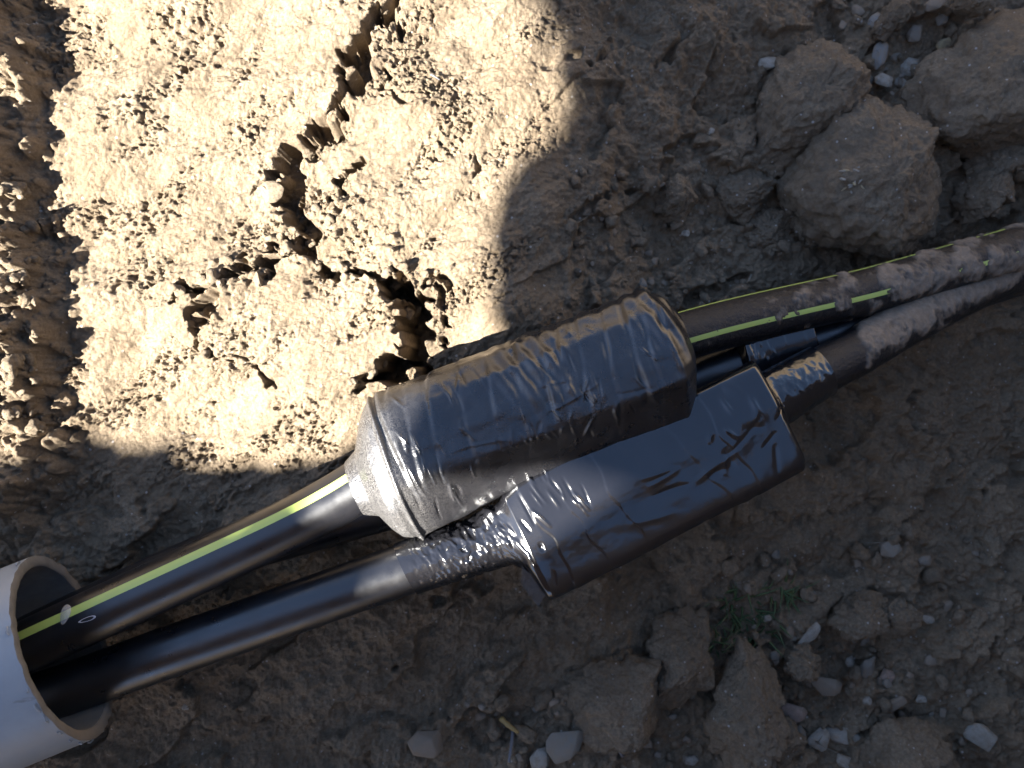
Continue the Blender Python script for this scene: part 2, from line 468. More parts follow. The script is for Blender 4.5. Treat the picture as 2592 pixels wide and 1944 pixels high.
def terrain(X, Y, PX, PY, Z0):
    z = Z0.copy()
    near = sstep(1.30, 1.0, np.maximum(np.maximum(X / .455, -X / .345), np.maximum(Y / .31, -Y / .335)))
    # broken ledge on the left side: its crest shades the strip next to it
    crest = 70 + np.interp(PY, [0, 200, 420, 560, 700, 860, 1000, 1100, 1300], [-14, 14, 10, 18, 48, 66, 74, 88, 60])
    wob = fbm2(X, Y, .030, 3, 3, .5) * 120
    led = sstep(48, -58, PX - crest - wob * .55) * sstep(1500, 1200, PY)
    z += led * (.030 + .012 * fbm2(X, Y, .014, 4, 21))
    lit = sstep(1560, 1250, PX + 0.12 * (PY - 400)) * sstep(1420, 1150, PY)         # compact wall face
    loose = 1 - lit
    # diagonal scoop marks of the digger and general undulation
    c, s = math.cos(math.radians(38)), math.sin(math.radians(38))
    U = X * c + Y * s; V = -X * s + Y * c
    z += near * (.006 * fbm2(X, Y, .09, 3, 31) + lit * (.0062 * fbm2(U * .42, V, .019, 4, 41, .55) + .012 * fbm2(U * .6, V, .06, 2, 45)))
    z += near * loose * (.012 * fbm2(X, Y, .045, 5, 51, .52) + .005 * fbm2(X, Y, .014, 4, 55, .55, True))
    # step-like breaks in the shaded soil
    st = fbm2(U * .6, V, .05, 4, 61)
    z += near * loose * .010 * (sstep(-.02, .03, st + .05 * fbm2(X, Y, .01, 3, 63)) - .5)
    # grains
    wx = X + .0014 * fbm2(X, Y, .005, 2, 71); wy = Y + .0014 * fbm2(X, Y, .005, 2, 73)
    rough = np.clip(.24 + 2.4 * fbm2(U * .5, V, .026, 4, 81), .04, 1.25)
    LN = near * lit
    z += on(LN * rough, lambda x, y: 0.8 * crumbs2(x, y, .0022, 1, .8, .3, .6, .65) + .6 * crumbs2(x, y, .0038, 2, .40, .2, .5, .6), wx, wy)
    wu_ = U * .62 + .001 * fbm2(X, Y, .004, 2, 75); wv_ = V + .001 * fbm2(X, Y, .004, 2, 77)
    pm = np.clip(rough * .9 + .04, .06, 1.1)
    z -= on(LN * pm, lambda x, y, r: .0026 * sstep(.27, .44, fbm2(x, y, .0046, 4, 121, .64) + .10 * r) + .0026 * sstep(.16, .40, fbm2(x, y, .0032, 3, 125, .6) + .08 * r) + 1.2 * crumbs2(x + .2, y, .0125, 16, .30, .08, .26, 1.0), wu_, wv_, rough)
    z += LN * .0009 * fbm2(X, Y, .0034, 3, 91, .7)
    # rubble in the cracks
    rub = np.exp(-(((PX - 790) / 170) ** 2 + ((PY - 560) / 130) ** 2)) + np.exp(-(((PX - 980) / 120) ** 2 + ((PY - 690) / 80) ** 2)) + .8 * np.exp(-(((PX - 560) / 110) ** 2 + ((PY - 740) / 90) ** 2)) + 1.2 * sstep(150, 40, PX - crest) * sstep(1500, 1200, PY)
    rub = np.clip(rub, 0, 1) * near
    z += on(rub, lambda x, y: 1.1 * crumbs2(x, y, .0085, 6, .6, .25, .6, .75) + 1.0 * crumbs2(x + .1, y, .0048, 7, .7, .3, .6, .8), wx, wy)
    lump = sstep(120, 30, PX - crest) * sstep(1500, 1200, PY) * near
    z += on(lump, lambda x, y: 1.3 * crumbs2(x + .4, y, .013, 17, .6, .25, .55, .95) + .9 * crumbs2(x, y + .4, .021, 18, .5, .2, .5, .8), wx, wy)
    # loose soil on the floor
    right = sstep(1300, 1600, PX)
    z += on(near * loose, lambda x, y: .9 * crumbs2(x, y, .0045, 8, .55, .25, .6, .6) + .0013 * fbm2(x, y, .004, 3, 95, .65), wx, wy)
    z += on(near * loose * right, lambda x, y: .8 * crumbs2(x, y, .011, 10, .55, .22, .6, .7) + .75 * crumbs2(x + .3, y, .022, 12, .4, .2, .5, .6), wx, wy)
    z += on(near * loose * (1 - right), lambda x, y: .7 * crumbs2(x + .7, y + .2, .016, 13, .3, .2, .5, .5) + .9 * crumbs2(x + .2, y + .4, .030, 14, .45, .2, .5, .35), wx, wy)
    # cracks
    cm = (PX > 380) & (PX < 1300) & (PY > -120) & (PY < 1060)
    q1 = np.zeros_like(z); q2 = np.zeros_like(z); q3 = np.zeros_like(z)
    qx = wx[cm] + .0015 * fbm2(X[cm], Y[cm], .004, 2, 131); qy = wy[cm] + .0015 * fbm2(X[cm], Y[cm], .004, 2, 133)
    a1, b1 = cells2(qx, qy, .0085, 3); a2, b2 = cells2(qx + .3, qy, .0042, 6)
    q1[cm] = a1; q2[cm] = b1; q3[cm] = b1 * .5 + a2 * .6
    jx = PX + 13 * q1 + 34 * fbm2(X, Y, .02, 2, 101, .45); jy = PY + 13 * q2 + 34 * fbm2(X, Y, .02, 2, 103, .45)
    z += .0014 * q3 * np.clip(rub * 1.5, 0, 1)
    cut = np.zeros_like(z)
    for pts, dep in CRACKS:
        xs = [p[0] for p in pts]; ys = [p[1] for p in pts]
        m = (jx > min(xs) - 90) & (jx < max(xs) + 90) & (jy > min(ys) - 90) & (jy < max(ys) + 90)
        if not m.any(): continue
        d, t = seg_dist(jx[m], jy[m], pts)
        w = np.interp(t, np.arange(len(pts)), [p[2] for p in pts]) * (.88 + .9 * fbm2(X[m], Y[m], .012, 2, 107, .5))
        w = np.maximum(w, 2)
        prof = sstep(1.30, .55, d / w) * dep * np.minimum(1, w / 12)
        cut[m] = np.maximum(cut[m], prof)
    z -= cut * 1.35
    # crumbs that fell into the cracks
    z += on(sstep(.004, .012, cut), lambda x, y: .8 * crumbs2(x + .5, y, .006, 15, .22, .25, .5, .8), wx, wy)
    # trench sides beyond the picture; near bottom and right ones shaped to block sky
    far = 1 - near
    hump = (.05 * fbm2(X, Y, .35, 4, 111) + .012 * fbm2(X, Y, .06, 3, 113)) * far
    r2 = np.hypot(X, Y)
    bot = 2.0 * sstep(-.37, -.56, Y) * sstep(.0, .2, X) + .9 * sstep(-1.8, -3.0, Y)
    rise = bot + .95 * sstep(.475, .62, X) * sstep(.16, -.06, Y) + .9 * sstep(1.6, 3.0, X) + .9 * sstep(1.5, 3.0, Y) + .9 * sstep(-1.1, -2.4, X)
    z += np.minimum(rise, 2.1) + hump
    return z

Z = terrain(X, Y, PX, PY, Z0)

def world_line(pts):
    return [tuple(W(*p)) for p in pts]
for pts, r in ((PIPE_A, R_PIPE), (PIPE_B, R_PIPE), (PIPE_C, R_PIPE), (PIPE_D, R_PIPE), (PIPE_E, R_PIPE),
               (None, R_CON), ('U', .036), ('L', .032)):
    wl = world_line(pts) if isinstance(pts, list) else {None: [CA, CB], 'U': [UA, UB], 'L': [LA, LB]}[pts]
    d, t = seg_dist(X, Y, wl)
    za = np.interp(t, np.arange(len(wl)), [p[2] for p in wl])
    lim = za - np.sqrt(np.maximum(r * r - np.minimum(d, r) ** 2, 0)) - .0005
    if pts in ('U', 'L'):
        lim = za - .033 * np.ones_like(d)
    m = d < r * 1.0
    Z = np.where(m, np.minimum(Z, lim), Z)

ny, nx = Z.shape
idx = np.arange(ny * nx).reshape(ny, nx)
F = np.stack([idx[:-1, :-1], idx[:-1, 1:], idx[1:, 1:], idx[1:, :-1]], -1).reshape(-1, 4)
ground = link_mesh('ground', np.stack([X, Y, Z], -1).reshape(-1, 3), F, M_SOIL, origin=(0, 0, 0))
tag(ground, kind='structure')

def ground_z(x, y):
    i = int(np.clip(np.searchsorted(gx, x), 1, nx - 1)); j = int(np.clip(np.searchsorted(gy, y), 1, ny - 1))
    return float(Z[j - 1:j + 1, i - 1:i + 1].mean())

def on_ground(px, py, it=6):
    z = -.1
    for _ in range(it):
        p = W(px, py, z); z = .4 * z + .6 * ground_z(p.x, p.y)
    return W(px, py, z)

# ------------------------------------------------------------------ added unseen slab, shaped to shade the floor and block sky
H_BLOCKER = 1.55
EDGE = [(1235, -420), (1290, -120), (1330, 0), (1368, 70), (1412, 140), (1436, 215), (1425, 290), (1375, 370), (1300, 428), (1262, 490), (1238, 570),
        (1250, 680), (1258, 850), (1285, 930), (1310, 1005), (1420, 1030), (1560, 1048), (1720, 1090), (1600, 1180), (1480, 1250), (1330, 1290),
        (1190, 1278), (1150, 1205), (1080, 1140), (990, 1100), (890, 1112), (830, 1168), (700, 1176), (560, 1182), (480, 1172), (440, 1128), (410, 1118), (360, 1136),
        (300, 1116), (230, 1080), (150, 1095), (60, 1085), (-60, 1090), (-400, 1075), (-1000, 1085), (-2700, 1090)]
def blocker_point(px, py):
    if 1260 < px < 1800 and py > 900: z = -.035
    elif py > 900: z = float(zmap_px(np.array([px * 1.0]), np.array([py * 1.0]))[0])
    else: z = float(zmap_px(np.array([px * 1.0]), np.array([max(py, 0) * 1.0]))[0])
    p = W(px, py, z)
    return p + to_sun * ((H_BLOCKER - z) / to_sun.z)
ep = [blocker_point(*p) for p in EDGE]
ring = [(p.x, p.y) for p in ep]
def soil_to_blocker(x, y, z=-.1):
    p = Vector((x, y, z)) + to_sun * ((H_BLOCKER - z) / to_sun.z); return (p.x, p.y)
ring += [soil_to_blocker(-1.0, -1.5), (1.6, -2.4), (1.6, -.52), (.05, -.52)] + [soil_to_blocker(*q) for q in ((.10, .62), (.03, .50))]
# densify with small irregularities
dense = []
for k in range(len(ring)):
    a = Vector(ring[k]); b = Vector(ring[(k + 1) % len(ring)])
    n = max(1, int((b - a).length / .012))
    for q in range(n):
        p = a.lerp(b, q / n)
        dense.append((p.x + random.uniform(-.0012, .0012), p.y + random.uniform(-.0012, .0012)))
bm = bmesh.new()
bot = bm.faces.new([bm.verts.new((x, y, H_BLOCKER)) for x, y in dense])
ext = bmesh.ops.extrude_face_region(bm, geom=[bot])
for v in [g for g in ext['geom'] if isinstance(g, bmesh.types.BMVert)]:
    hh = .13 + random.uniform(-.006, .006)
    v.co += to_sun * (hh / to_sun.z)
bmesh.ops.triangulate(bm, faces=[f for f in bm.faces if len(f.verts) > 4])
bmesh.ops.recalc_face_normals(bm, faces=bm.faces)
me = bpy.data.meshes.new('sun_blocker'); bm.to_mesh(me); bm.free(); me.materials.append(M_SOIL)
blocker = bpy.data.objects.new('sun_blocker', me); COL.objects.link(blocker)
tag(blocker, kind='structure')  # out of view, added only for the shade it casts

# ------------------------------------------------------------------ pipes
def frames(P):
    T = np.gradient(P, axis=0); T /= np.linalg.norm(T, axis=1, keepdims=True)
    up = np.array([0, 0, 1.0])
    S = np.cross(up, T); S /= np.linalg.norm(S, axis=1, keepdims=True)     # points to the left of travel
    Upv = np.cross(T, S)
    return T, S, Upv

def tube_faces(n, m, closed=True):
    i = np.arange(n - 1)[:, None] * m; j = np.arange(m)[None, :]
    j2 = (j + 1) % m
    return np.stack([i + j, i + j2, i + m + j2, i + m + j], -1).reshape(-1, 4)

def pipe(name, pts, label, n=420, m=56, mat=None, mud=None, stripes=(), sw=5.2, start_cap=False):
    P, t = route(pts, n)
    T, S, Uv = frames(P)
    th = np.linspace(0, 2 * np.pi, m, endpoint=False)
    R = np.full((n, m), R_PIPE)
    mask = None
    if mud is not None:
        pos = P[:, None, :] + R_PIPE * (np.cos(th)[None, :, None] * S[:, None, :] + np.sin(th)[None, :, None] * Uv[:, None, :])
        mask = mud(P, t, th, pos)
        f = np.clip((mask - .35) / .25, 0, 1)
        R = R + f * (.0007 + .0016 * np.clip(fbm3(pos.reshape(-1, 3), .006, 4, 5).reshape(n, m) + .3, 0, 1))
    V = P[:, None, :] + R[..., None] * (np.cos(th)[None, :, None] * S[:, None, :] + np.sin(th)[None, :, None] * Uv[:, None, :])
    root = empty(name, P[n // 2])
    tag(root, label, 'pipe')
    body = link_mesh('tube', V.reshape(-1, 3), tube_faces(n, m), mat or M_PIPE, root)
    if mask is not None:
        a = body.data.attributes.new('mud', 'FLOAT', 'POINT'); a.data.foreach_set('value', mask.astype(np.float32).ravel())
        b = body.data.attributes.new('stripe', 'FLOAT', 'POINT'); b.data.foreach_set('value', np.zeros(n * m, np.float32))
    for deg in stripes:      # a co-extruded stripe: a thin curved strip just proud of the tube
        k = 5
        a0 = math.radians(deg); half = sw / 2000 / R_PIPE
        aa = np.linspace(a0 - half, a0 + half, k)
        SV = P[:, None, :] + (R_PIPE + .00015) * (np.cos(aa)[None, :, None] * S[:, None, :] + np.sin(aa)[None, :, None] * Uv[:, None, :])
        i = np.arange(n - 1)[:, None] * k; j = np.arange(k - 1)[None, :]
        SF = np.stack([i + j, i + j + 1, i + k + j + 1, i + k + j], -1).reshape(-1, 4)
        link_mesh('stripe', SV.reshape(-1, 3), SF, M_STRIPE, root)
    return root

def mud_right(lo, hi, bare_side):
    def f(P, t, th, pos):
        x = pos[..., 0]
        g = np.clip((x - lo) / (hi - lo), 0, 1)
        nz = fbm3(pos.reshape(-1, 3), .018, 5, 17, .6).reshape(x.shape)
        ang = .5 + .5 * np.sin(th)[None, :]
        return .02 + g * .56 + .85 * nz - .30 * (1 - ang) - .35 * np.clip(-np.cos(th)[None, :] - .25, 0, 1) + bare_side * np.cos(th)[None, :]
    return f

pipe('striped_pipe', PIPE_A, 'clean black pipe with lime stripe along its top, leaving the grey conduit', stripes=(60, 240), n=460)
pipe('plain_pipe', PIPE_B, 'plain glossy black pipe below the lime striped one, leaving the grey conduit')
pipe('dark_pipe', PIPE_C, 'dark black pipe half hidden under the lime striped pipe', n=600)
xD = W(2150, 746, -.06).x
pipe('muddy_striped_pipe', PIPE_D, 'muddy black pipe with lime stripes running to the right edge', n=700, m=72, mat=M_MUDDY,
     mud=mud_right(xD - .10, xD + .03, -.05), stripes=(104, 14), sw=3.3)
xE = W(2165, 895, -.056).x
def mudE(P, t, th, pos):
    x = pos[..., 0]
    g = 1 / (1 + np.exp(-(x - xE + .004 * np.sin(th)[None, :]) / .0022))
    nz = fbm3(pos.reshape(-1, 3), .014, 5, 23, .6).reshape(x.shape)
    return g * (.74 + .60 * nz - .9 * np.clip(-np.cos(th)[None, :] - .15, 0, 1)) + .12 * nz
pipe('mud_coated_pipe', PIPE_E, 'black pipe thickly coated in grey mud beyond the smaller taped joint', n=700, m=72, mat=M_MUDDY, mud=mudE)

# ------------------------------------------------------------------ grey conduit with a ragged sawn end
ax = (CB - CA); Lc = np.linalg.norm(ax); ax = ax / Lc
sd = np.cross([0, 0, 1.0], ax); sd /= np.linalg.norm(sd); upc = np.cross(ax, sd)
m = 180; th = np.linspace(0, 2 * np.pi, m, endpoint=False)
croot = empty('conduit', CB); tag(croot, 'wide pale grey plastic conduit with a roughly sawn open end', 'conduit')
ts = np.r_[np.linspace(0, Lc - .003, 60), Lc]
rag = .0013 * np.array([fbm3(np.array([[math.cos(a) * .05, math.sin(a) * .05, 0]]), .006, 4, 3)[0] for a in th])
circ = np.cos(th)[:, None] * sd + np.sin(th)[:, None] * upc
def ring_at(tt, r, extra=None):
    e = 0 if extra is None else extra[:, None] * ax
    return CA + ax * tt + r * circ + e
Vo = [ring_at(tt, R_CON, rag if k >= len(ts) - 2 else None) for k, tt in enumerate(ts)]
link_mesh('outer_wall', np.concatenate(Vo), tube_faces(len(ts), m), M_PVC, croot)
RI = R_CON - .0064
Vr = [ring_at(Lc, R_CON, rag), ring_at(Lc + .0004, R_CON - .001, rag), ring_at(Lc + .0003, (R_CON + RI) / 2, rag * .5), ring_at(Lc + .0002, RI + .0008, rag * .6), ring_at(Lc - .0008, RI, rag * .6)]
link_mesh('cut_rim', np.concatenate(Vr), tube_faces(5, m), M_PVCCUT, croot)
Vi = [ring_at(tt, RI - .0001) for tt in (Lc - .0009, Lc - .03, Lc - .08, 0)]
link_mesh('inner_wall', np.concatenate(Vi), tube_faces(4, m), M_PVCCUT, croot)
for k, a in enumerate([1.15, 1.75, 1.95, 2.1, 2.35, 2.55, 2.75, .25, 2.95, 3.3]):         # curls of plastic left by the saw
    c = CA + ax * (Lc - .0006) + (R_CON + .0003) * (math.cos(a) * sd + math.sin(a) * upc)
    nrm = math.cos(a) * sd + math.sin(a) * upc; tan = -math.sin(a) * sd + math.cos(a) * upc
    L = random.uniform(.002, .0065); w = random.uniform(.0006, .0012)
    vs = []
    for q in range(6):
        s_ = q / 5
        base = c + tan * (s_ - .5) * L + nrm * (.0008 * math.sin(3.1 * s_) + random.uniform(0, .0004)) - ax * random.uniform(0, .0012)
        vs += [base, base - ax * w + nrm * .0003, base - nrm * .0008 - ax * w * .5]
    fs = [[q * 3 + i, q * 3 + (i + 1) % 3, q * 3 + 3 + (i + 1) % 3, q * 3 + 3 + i] for q in range(5) for i in range(3)]
    link_mesh('burr', np.array(vs), fs, M_PVC, croot)

# ------------------------------------------------------------------ taped joints
def resample_closed(poly, m, soft):
    P = np.array(poly, float)
    Q = np.vstack([P, P[:1]]); d = np.r_[0, np.cumsum(np.linalg.norm(np.diff(Q, axis=0), axis=1))]
    t = np.linspace(0, d[-1], m, endpoint=False)
    R = np.stack([np.interp(t, d, Q[:, 0]), np.interp(t, d, Q[:, 1])], 1)
    k = max(1, int(soft * m))
    for _ in range(2):
        ker = np.ones(2 * k + 1) / (2 * k + 1)
        R = np.stack([np.convolve(np.r_[R[-k:, c], R[:, c], R[:k, c]], ker, 'valid') for c in (0, 1)], 1)
    return R

def polar_sort(profile, m):
    """profile -> radius as a function of angle so that stations can be blended"""
    ang = np.arctan2(profile[:, 1], profile[:, 0]); r = np.hypot(profile[:, 0], profile[:, 1])
    o = np.argsort(ang); ang = ang[o]; r = r[o]
    th = np.linspace(-np.pi, np.pi, m, endpoint=False)
    return th, np.interp(th, np.r_[ang - 2 * np.pi, ang, ang + 2 * np.pi], np.r_[r, r, r])

class Wrap:
    def __init__(self, A, B, m=260):
        self.A, self.B, self.m = A, B, m
        self.L = np.linalg.norm(B - A); self.d = (B - A) / self.L
        self.s = np.cross([0, 0, 1.0], self.d); self.s /= np.linalg.norm(self.s); self.u = np.cross(self.d, self.s)

def crease_field(T, TH, rad, n, seed, region, amp=(.0004, .0009), length=(.006, .022), width=(.0005, .0011), dirang=(60, 115)):
    """ridges and grooves of crumpled tape: (t, arc) space"""
    r_ = random.Random(seed); H = np.zeros_like(T); A = TH * rad
    for _ in range(n):
        t0 = r_.uniform(*region[0]); a0 = r_.uniform(*region[1]) * rad
        L = r_.uniform(*length); an = math.radians(r_.uniform(*dirang)); w = r_.uniform(*width)
        h = r_.uniform(*amp) * r_.choice((1, 1, -1))
        ct, st = math.cos(an), math.sin(an)
        x = (T - t0) * ct + (A - a0) * st; y = -(T - t0) * st + (A - a0) * ct
        y = y + .12 * x * x / L * r_.choice((-1, 1))
        H += h * np.exp(-(y / w) ** 2) * np.clip(1 - (x / (L / 2)) ** 2, 0, 1)
    return H

def build_wrap(name, wr, ts, rad_fn, disp_fn, mat, parent, centre_fn=None, cap=(False, False)):
    m = wr.m; th = np.linspace(-np.pi, np.pi, m, endpoint=False)
    T, TH = np.meshgrid(ts, th, indexing='ij')
    R = rad_fn(T, TH)
    R = R + disp_fn(T, TH, R)
    C = wr.A + wr.d * T[..., None]
    if centre_fn is not None: C = C + centre_fn(T)
    V = C + (R * np.cos(TH))[..., None] * wr.s + (R * np.sin(TH))[..., None] * wr.u
    n = len(ts)
    Vf = V.reshape(-1, 3); Fq = tube_faces(n, m)
    return link_mesh(name, Vf, Fq, mat, parent)

# --- larger joint
wu = Wrap(UA, UB, 300)
prof_poly = [(.036, .006), (.0325, .020), (.020, .0295), (-.002, .0335), (-.0225, .0325), (-.050, .004), (-.049, -.018), (-.028, -.031), (.016, -.031), (.034, -.016)]
th_u, r_sharp = polar_sort(resample_closed(prof_poly, 720, .006), wu.m)
_, r_soft = polar_sort(resample_closed(prof_poly, 720, .045), wu.m)
Lu = wu.L
ts_u = np.r_[np.linspace(-.012, .0, 24), np.linspace(.0005, Lu + .004, 330), np.linspace(Lu + .0045, Lu + .016, 26)]
def rad_u(T, TH):
    base_s = np.interp(TH, th_u, r_sharp); base_f = np.interp(TH, th_u, r_soft)
    k = sstep(.02, .10, T)
    body = base_f * (1 - k) + base_s * k
    sc = np.interp(T, [-.06, -.012, -.004, .001, .005, .010, .015, .03, .12, Lu - .02, Lu - .004, Lu + .001, Lu + .003, Lu + .011, Lu + .016],
                   [0, 0, .14, .50, .72, .88, .965, .985, 1.0, 1.03, 1.06, 1.06, 1.0, .66, .25])
    neck = R_PIPE + .0011
    body = body * (1 + .15 * sstep(.2, .9, -np.cos(TH)) * sstep(.09, .02, T))
    return neck + sc * (body - neck)
edges_u = [(.020, .0012, 3), (.027, .0006, -5), (.038, .0005, -8), (.052, .0006, -9), (.071, .0004, -8), (.09, .0004, -10), (.108, .0005, -12), (.124, .0006, -10), (.135, .0005, -13), (.147, .0006, -11), (.163, .0007, -10), (.176, .0010, -6), (.186, .0006, -7), (.196, .0010, -4)]
def disp_u(T, TH, R):
    A = TH * .036
    H = np.zeros_like(T)
    body = sstep(.004, .02, T)
    wob = .0009 * np.sin(A * 70 + 1.3) + .0003 * np.sin(A * 180)
    for k_, (t0, h, tl) in enumerate(edges_u):                       # overlapping turns of tape
        h = h * (.55 + .75 * np.clip(np.sin(A * (38 + 9 * k_) + 2.1 * k_) + .35, 0, 1.2)) * (1 - .75 * sstep(1.95, 2.4, TH))
        x = T - t0 - (A - .02) * math.tan(math.radians(tl)) - wob * (.4 + t0 * 4)
        H += h * (sstep(-.0016, .0016, x) - sstep(.0, .016, x)) - h * .8 * np.exp(-((x + .002) / .0018) ** 2)
    H += .0016 * np.exp(-((T - .0155 - .0004 * np.sin(A * 60)) / .0013) ** 2)   # raised ring by the shoulder
    # pleats on the upper side, strongest in the right half
    side = np.exp(-((TH - 1.0) / .85) ** 2)
    H += body * side * sstep(.05, .10, T) * (.0008) * np.sin((T - A * .14 + .002 * np.sin(A * 80)) * 2 * np.pi / .0105) * (.6 + .8 * np.sin(T * 70))
    H += crease_field(T, TH, .036, 34, 3, ((.025, Lu - .01), (.7, 2.4)))
    H += crease_field(T, TH, .036, 18, 5, ((.10, .15), (1.7, 2.6)), amp=(.0006, .0012), width=(.0006, .0012), dirang=(70, 130))
    H += crease_field(T, TH, .036, 14, 9, ((.022, .05), (1.2, 2.8)), amp=(.0006, .0012), length=(.008, .02), dirang=(80, 105))
    H += crease_field(T, TH, .036, 6, 13, ((.03, Lu - .02), (1.3, 2.3)), amp=(.0004, .0007), length=(.02, .05), dirang=(-12, 12))
    pos = np.stack([T.ravel() * .6, A.ravel(), np.zeros(T.size)], 1)
    H += .0010 * body * fbm3(pos, .016, 3, 31).reshape(T.shape)
    H += .0004 * (1 - body) * fbm3(pos, .006, 3, 33).reshape(T.shape)
    return H
A_pt = route(PIPE_A, 600)[0]
def centre_u(T):
    # the sleeve end follows the striped pipe on the left
    C = wu.A + wu.d * T[..., None]
    k = sstep(.020, -.004, T)[..., None]
    t1 = T[:, 0]
    tgt = np.empty((len(t1), 3))
    proj = (A_pt - wu.A) @ wu.d
    for c in range(3): tgt[:, c] = np.interp(t1, proj, A_pt[:, c])
    return (tgt[:, None, :] - C) * k
uroot = empty('taped_joint', (UA + UB) / 2)
tag(uroot, 'larger taped pipe joint wrapped in matt black tape, lit by sun at one end', 'pipe joint', 'taped pipe joints')
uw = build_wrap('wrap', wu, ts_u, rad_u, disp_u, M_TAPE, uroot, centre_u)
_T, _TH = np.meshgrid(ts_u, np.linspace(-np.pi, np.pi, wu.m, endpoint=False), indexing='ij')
_d = np.clip(.34 * sstep(.034, .010, _T) + .05 + .5 * fbm3(np.stack([_T.ravel(), _TH.ravel() * .036, 0 * _T.ravel()], 1), .03, 3, 71).reshape(_T.shape) * .25, 0, 1)  # sun sheen painted into the left end, over faint dust everywhere
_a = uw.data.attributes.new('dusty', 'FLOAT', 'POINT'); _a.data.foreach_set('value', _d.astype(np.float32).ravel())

# --- smaller joint: a box-like wrap with a crumpled neck at each end
wl = Wrap(LA, LB, 300)
Ll = wl.L
prof2 = [(.041, .010), (.040, .025), (.014, .0285), (-.028, .0265), (-.0335, .0225), (-.0345, .0), (-.033, -.026), (.0, -.029), (.033, -.027)]
th_l, rl_sharp = polar_sort(resample_closed(prof2, 720, .005), wl.m)
_, rl_soft = polar_sort(resample_closed(prof2, 720, .022), wl.m)
ts_l = np.r_[np.linspace(-.070, -.001, 110), np.linspace(0, Ll + .004, 270), np.linspace(Ll + .005, Ll + .055, 70)]
def rad_l(T, TH):
    k = sstep(.0, .05, T) * sstep(Ll + .01, Ll - .03, T)
    body = np.interp(TH, th_l, rl_soft) * (1 - .55 * k) + np.interp(TH, th_l, rl_sharp) * .55 * k
    # the lower side stands up at once, the upper side blends into the neck
    low = sstep(-.2, .8, -np.cos(TH))
    start = np.interp(T, [-.07, -.022, -.012, -.004, .004, .014, .03], [0, 0, .14, .45, .85, .97, 1.0]) * (1 - low) \
        + np.interp(T, [-.07, -.006, -.003, -.001, .001, .004, .03], [0, 0, .15, .75, .95, 1.0, 1.0]) * low
    end = np.interp(T, [0, Ll - .002, Ll + .002, Ll + .004, Ll + .008, Ll + .06], [1, 1, .95, .6, .10, .02])
    neck = R_PIPE + .0013
    return neck + start * end * (body - neck)
def disp_l(T, TH, R):
    A = TH * .03
    H = np.zeros_like(T)
    neck = sstep(.006, -.006, T) * sstep(-.072, -.045, T) + .35 * sstep(Ll + .004, Ll + .012, T)
    q = np.stack([T.ravel(), A.ravel() * .35, np.zeros(T.size)], 1)
    H += neck * (.0026 * (.30 - np.abs(fbm3(q, .0075, 3, 57)))).reshape(T.shape)
    body = sstep(.0, .02, T) * sstep(Ll + .004, Ll - .006, T)
    for t0, h, tl in [(.016, .0004, 6), (.034, .0002, 14), (.062, .0003, 8), (.112, .0002, 20), (.138, .0004, 9)]:
        x = T - t0 - (A - .03) * math.tan(math.radians(tl)) - .0016 * np.sin(A * 130 + t0 * 90) - .0008 * np.sin(A * 310)
        H += body * (h * (sstep(-.0004, .0003, x) - sstep(0, .018, x)))
    H += crease_field(T, TH, .03, 22, 43, ((-.035, .012), (.3, 2.6)), amp=(.0005, .0013), length=(.006, .016), dirang=(65, 120))
    H += crease_field(T, TH, .03, 16, 45, ((.01, .05), (.4, 1.2)), amp=(.0007, .0015), length=(.008, .018), dirang=(60, 100))
    H += crease_field(T, TH, .03, 10, 47, ((.05, Ll), (.6, 2.6)), amp=(.0003, .0008), length=(.012, .04), width=(.0010, .0022), dirang=(-25, 35))
    H += crease_field(T, TH, .03, 13, 49, ((Ll - .05, Ll + .004), (.4, 2.2)), amp=(.0005, .0011), length=(.008, .022), width=(.0012, .0026), dirang=(0, 180))
    pos = np.stack([T.ravel() * .7, A.ravel(), np.zeros(T.size)], 1)
    H += (.0010 * fbm3(pos, .03, 2, 53) + .00012 * fbm3(pos, .006, 2, 55)).reshape(T.shape) * (.4 + .6 * body)
    return H
B_pt = route(PIPE_B, 600)[0]; E_pt = route(PIPE_E, 600)[0]
def centre_l(T):
    C = wl.A + wl.d * T[..., None]; t1 = T[:, 0]
    out = np.zeros_like(C)
    for pts_, k in ((B_pt, sstep(.003, -.012, T)), (E_pt, sstep(Ll - .002, Ll + .012, T))):
        proj = (pts_ - wl.A) @ wl.d; o = np.argsort(proj)
        tgt = np.stack([np.interp(t1, proj[o], pts_[o, c]) for c in range(3)], 1)
        out += (tgt[:, None, :] - C) * k[..., None]
    return out
lroot = empty('taped_joint', (LA + LB) / 2)
tag(lroot, 'smaller box-like taped joint with glossy crumpled tape, below the larger one', 'pipe joint', 'taped pipe joints')
build_wrap('wrap', wl, ts_l, rad_l, disp_l, M_TAPE2, lroot, centre_l)
# loose flap of clear film at the lower left corner
fa, fb, fc, fd = W(1322, 1436, .012), W(1392, 1490, .010), W(1362, 1536, -.012), W(1318, 1476, -.008)
vs = []; n = 9
for i in range(n):
    for j in range(n):
        u, v = i / (n - 1), j / (n - 1)
        p = fa.lerp(fb, u).lerp(fd.lerp(fc, u), v)
        vs.append(p + Vector((0, 0, .0015 * math.sin(u * 9 + v * 4))))
nv = len(vs)
vs2 = vs + [p - Vector((0, 0, .0003)) for p in vs]
fs = [[i * n + j, i * n + j + 1, (i + 1) * n + j + 1, (i + 1) * n + j] for i in range(n - 1) for j in range(n - 1)]
fs += [[a + nv for a in reversed(f)] for f in fs]
link_mesh('film_flap', np.array([tuple(p) for p in vs2]), fs, M_SMOKE, lroot)

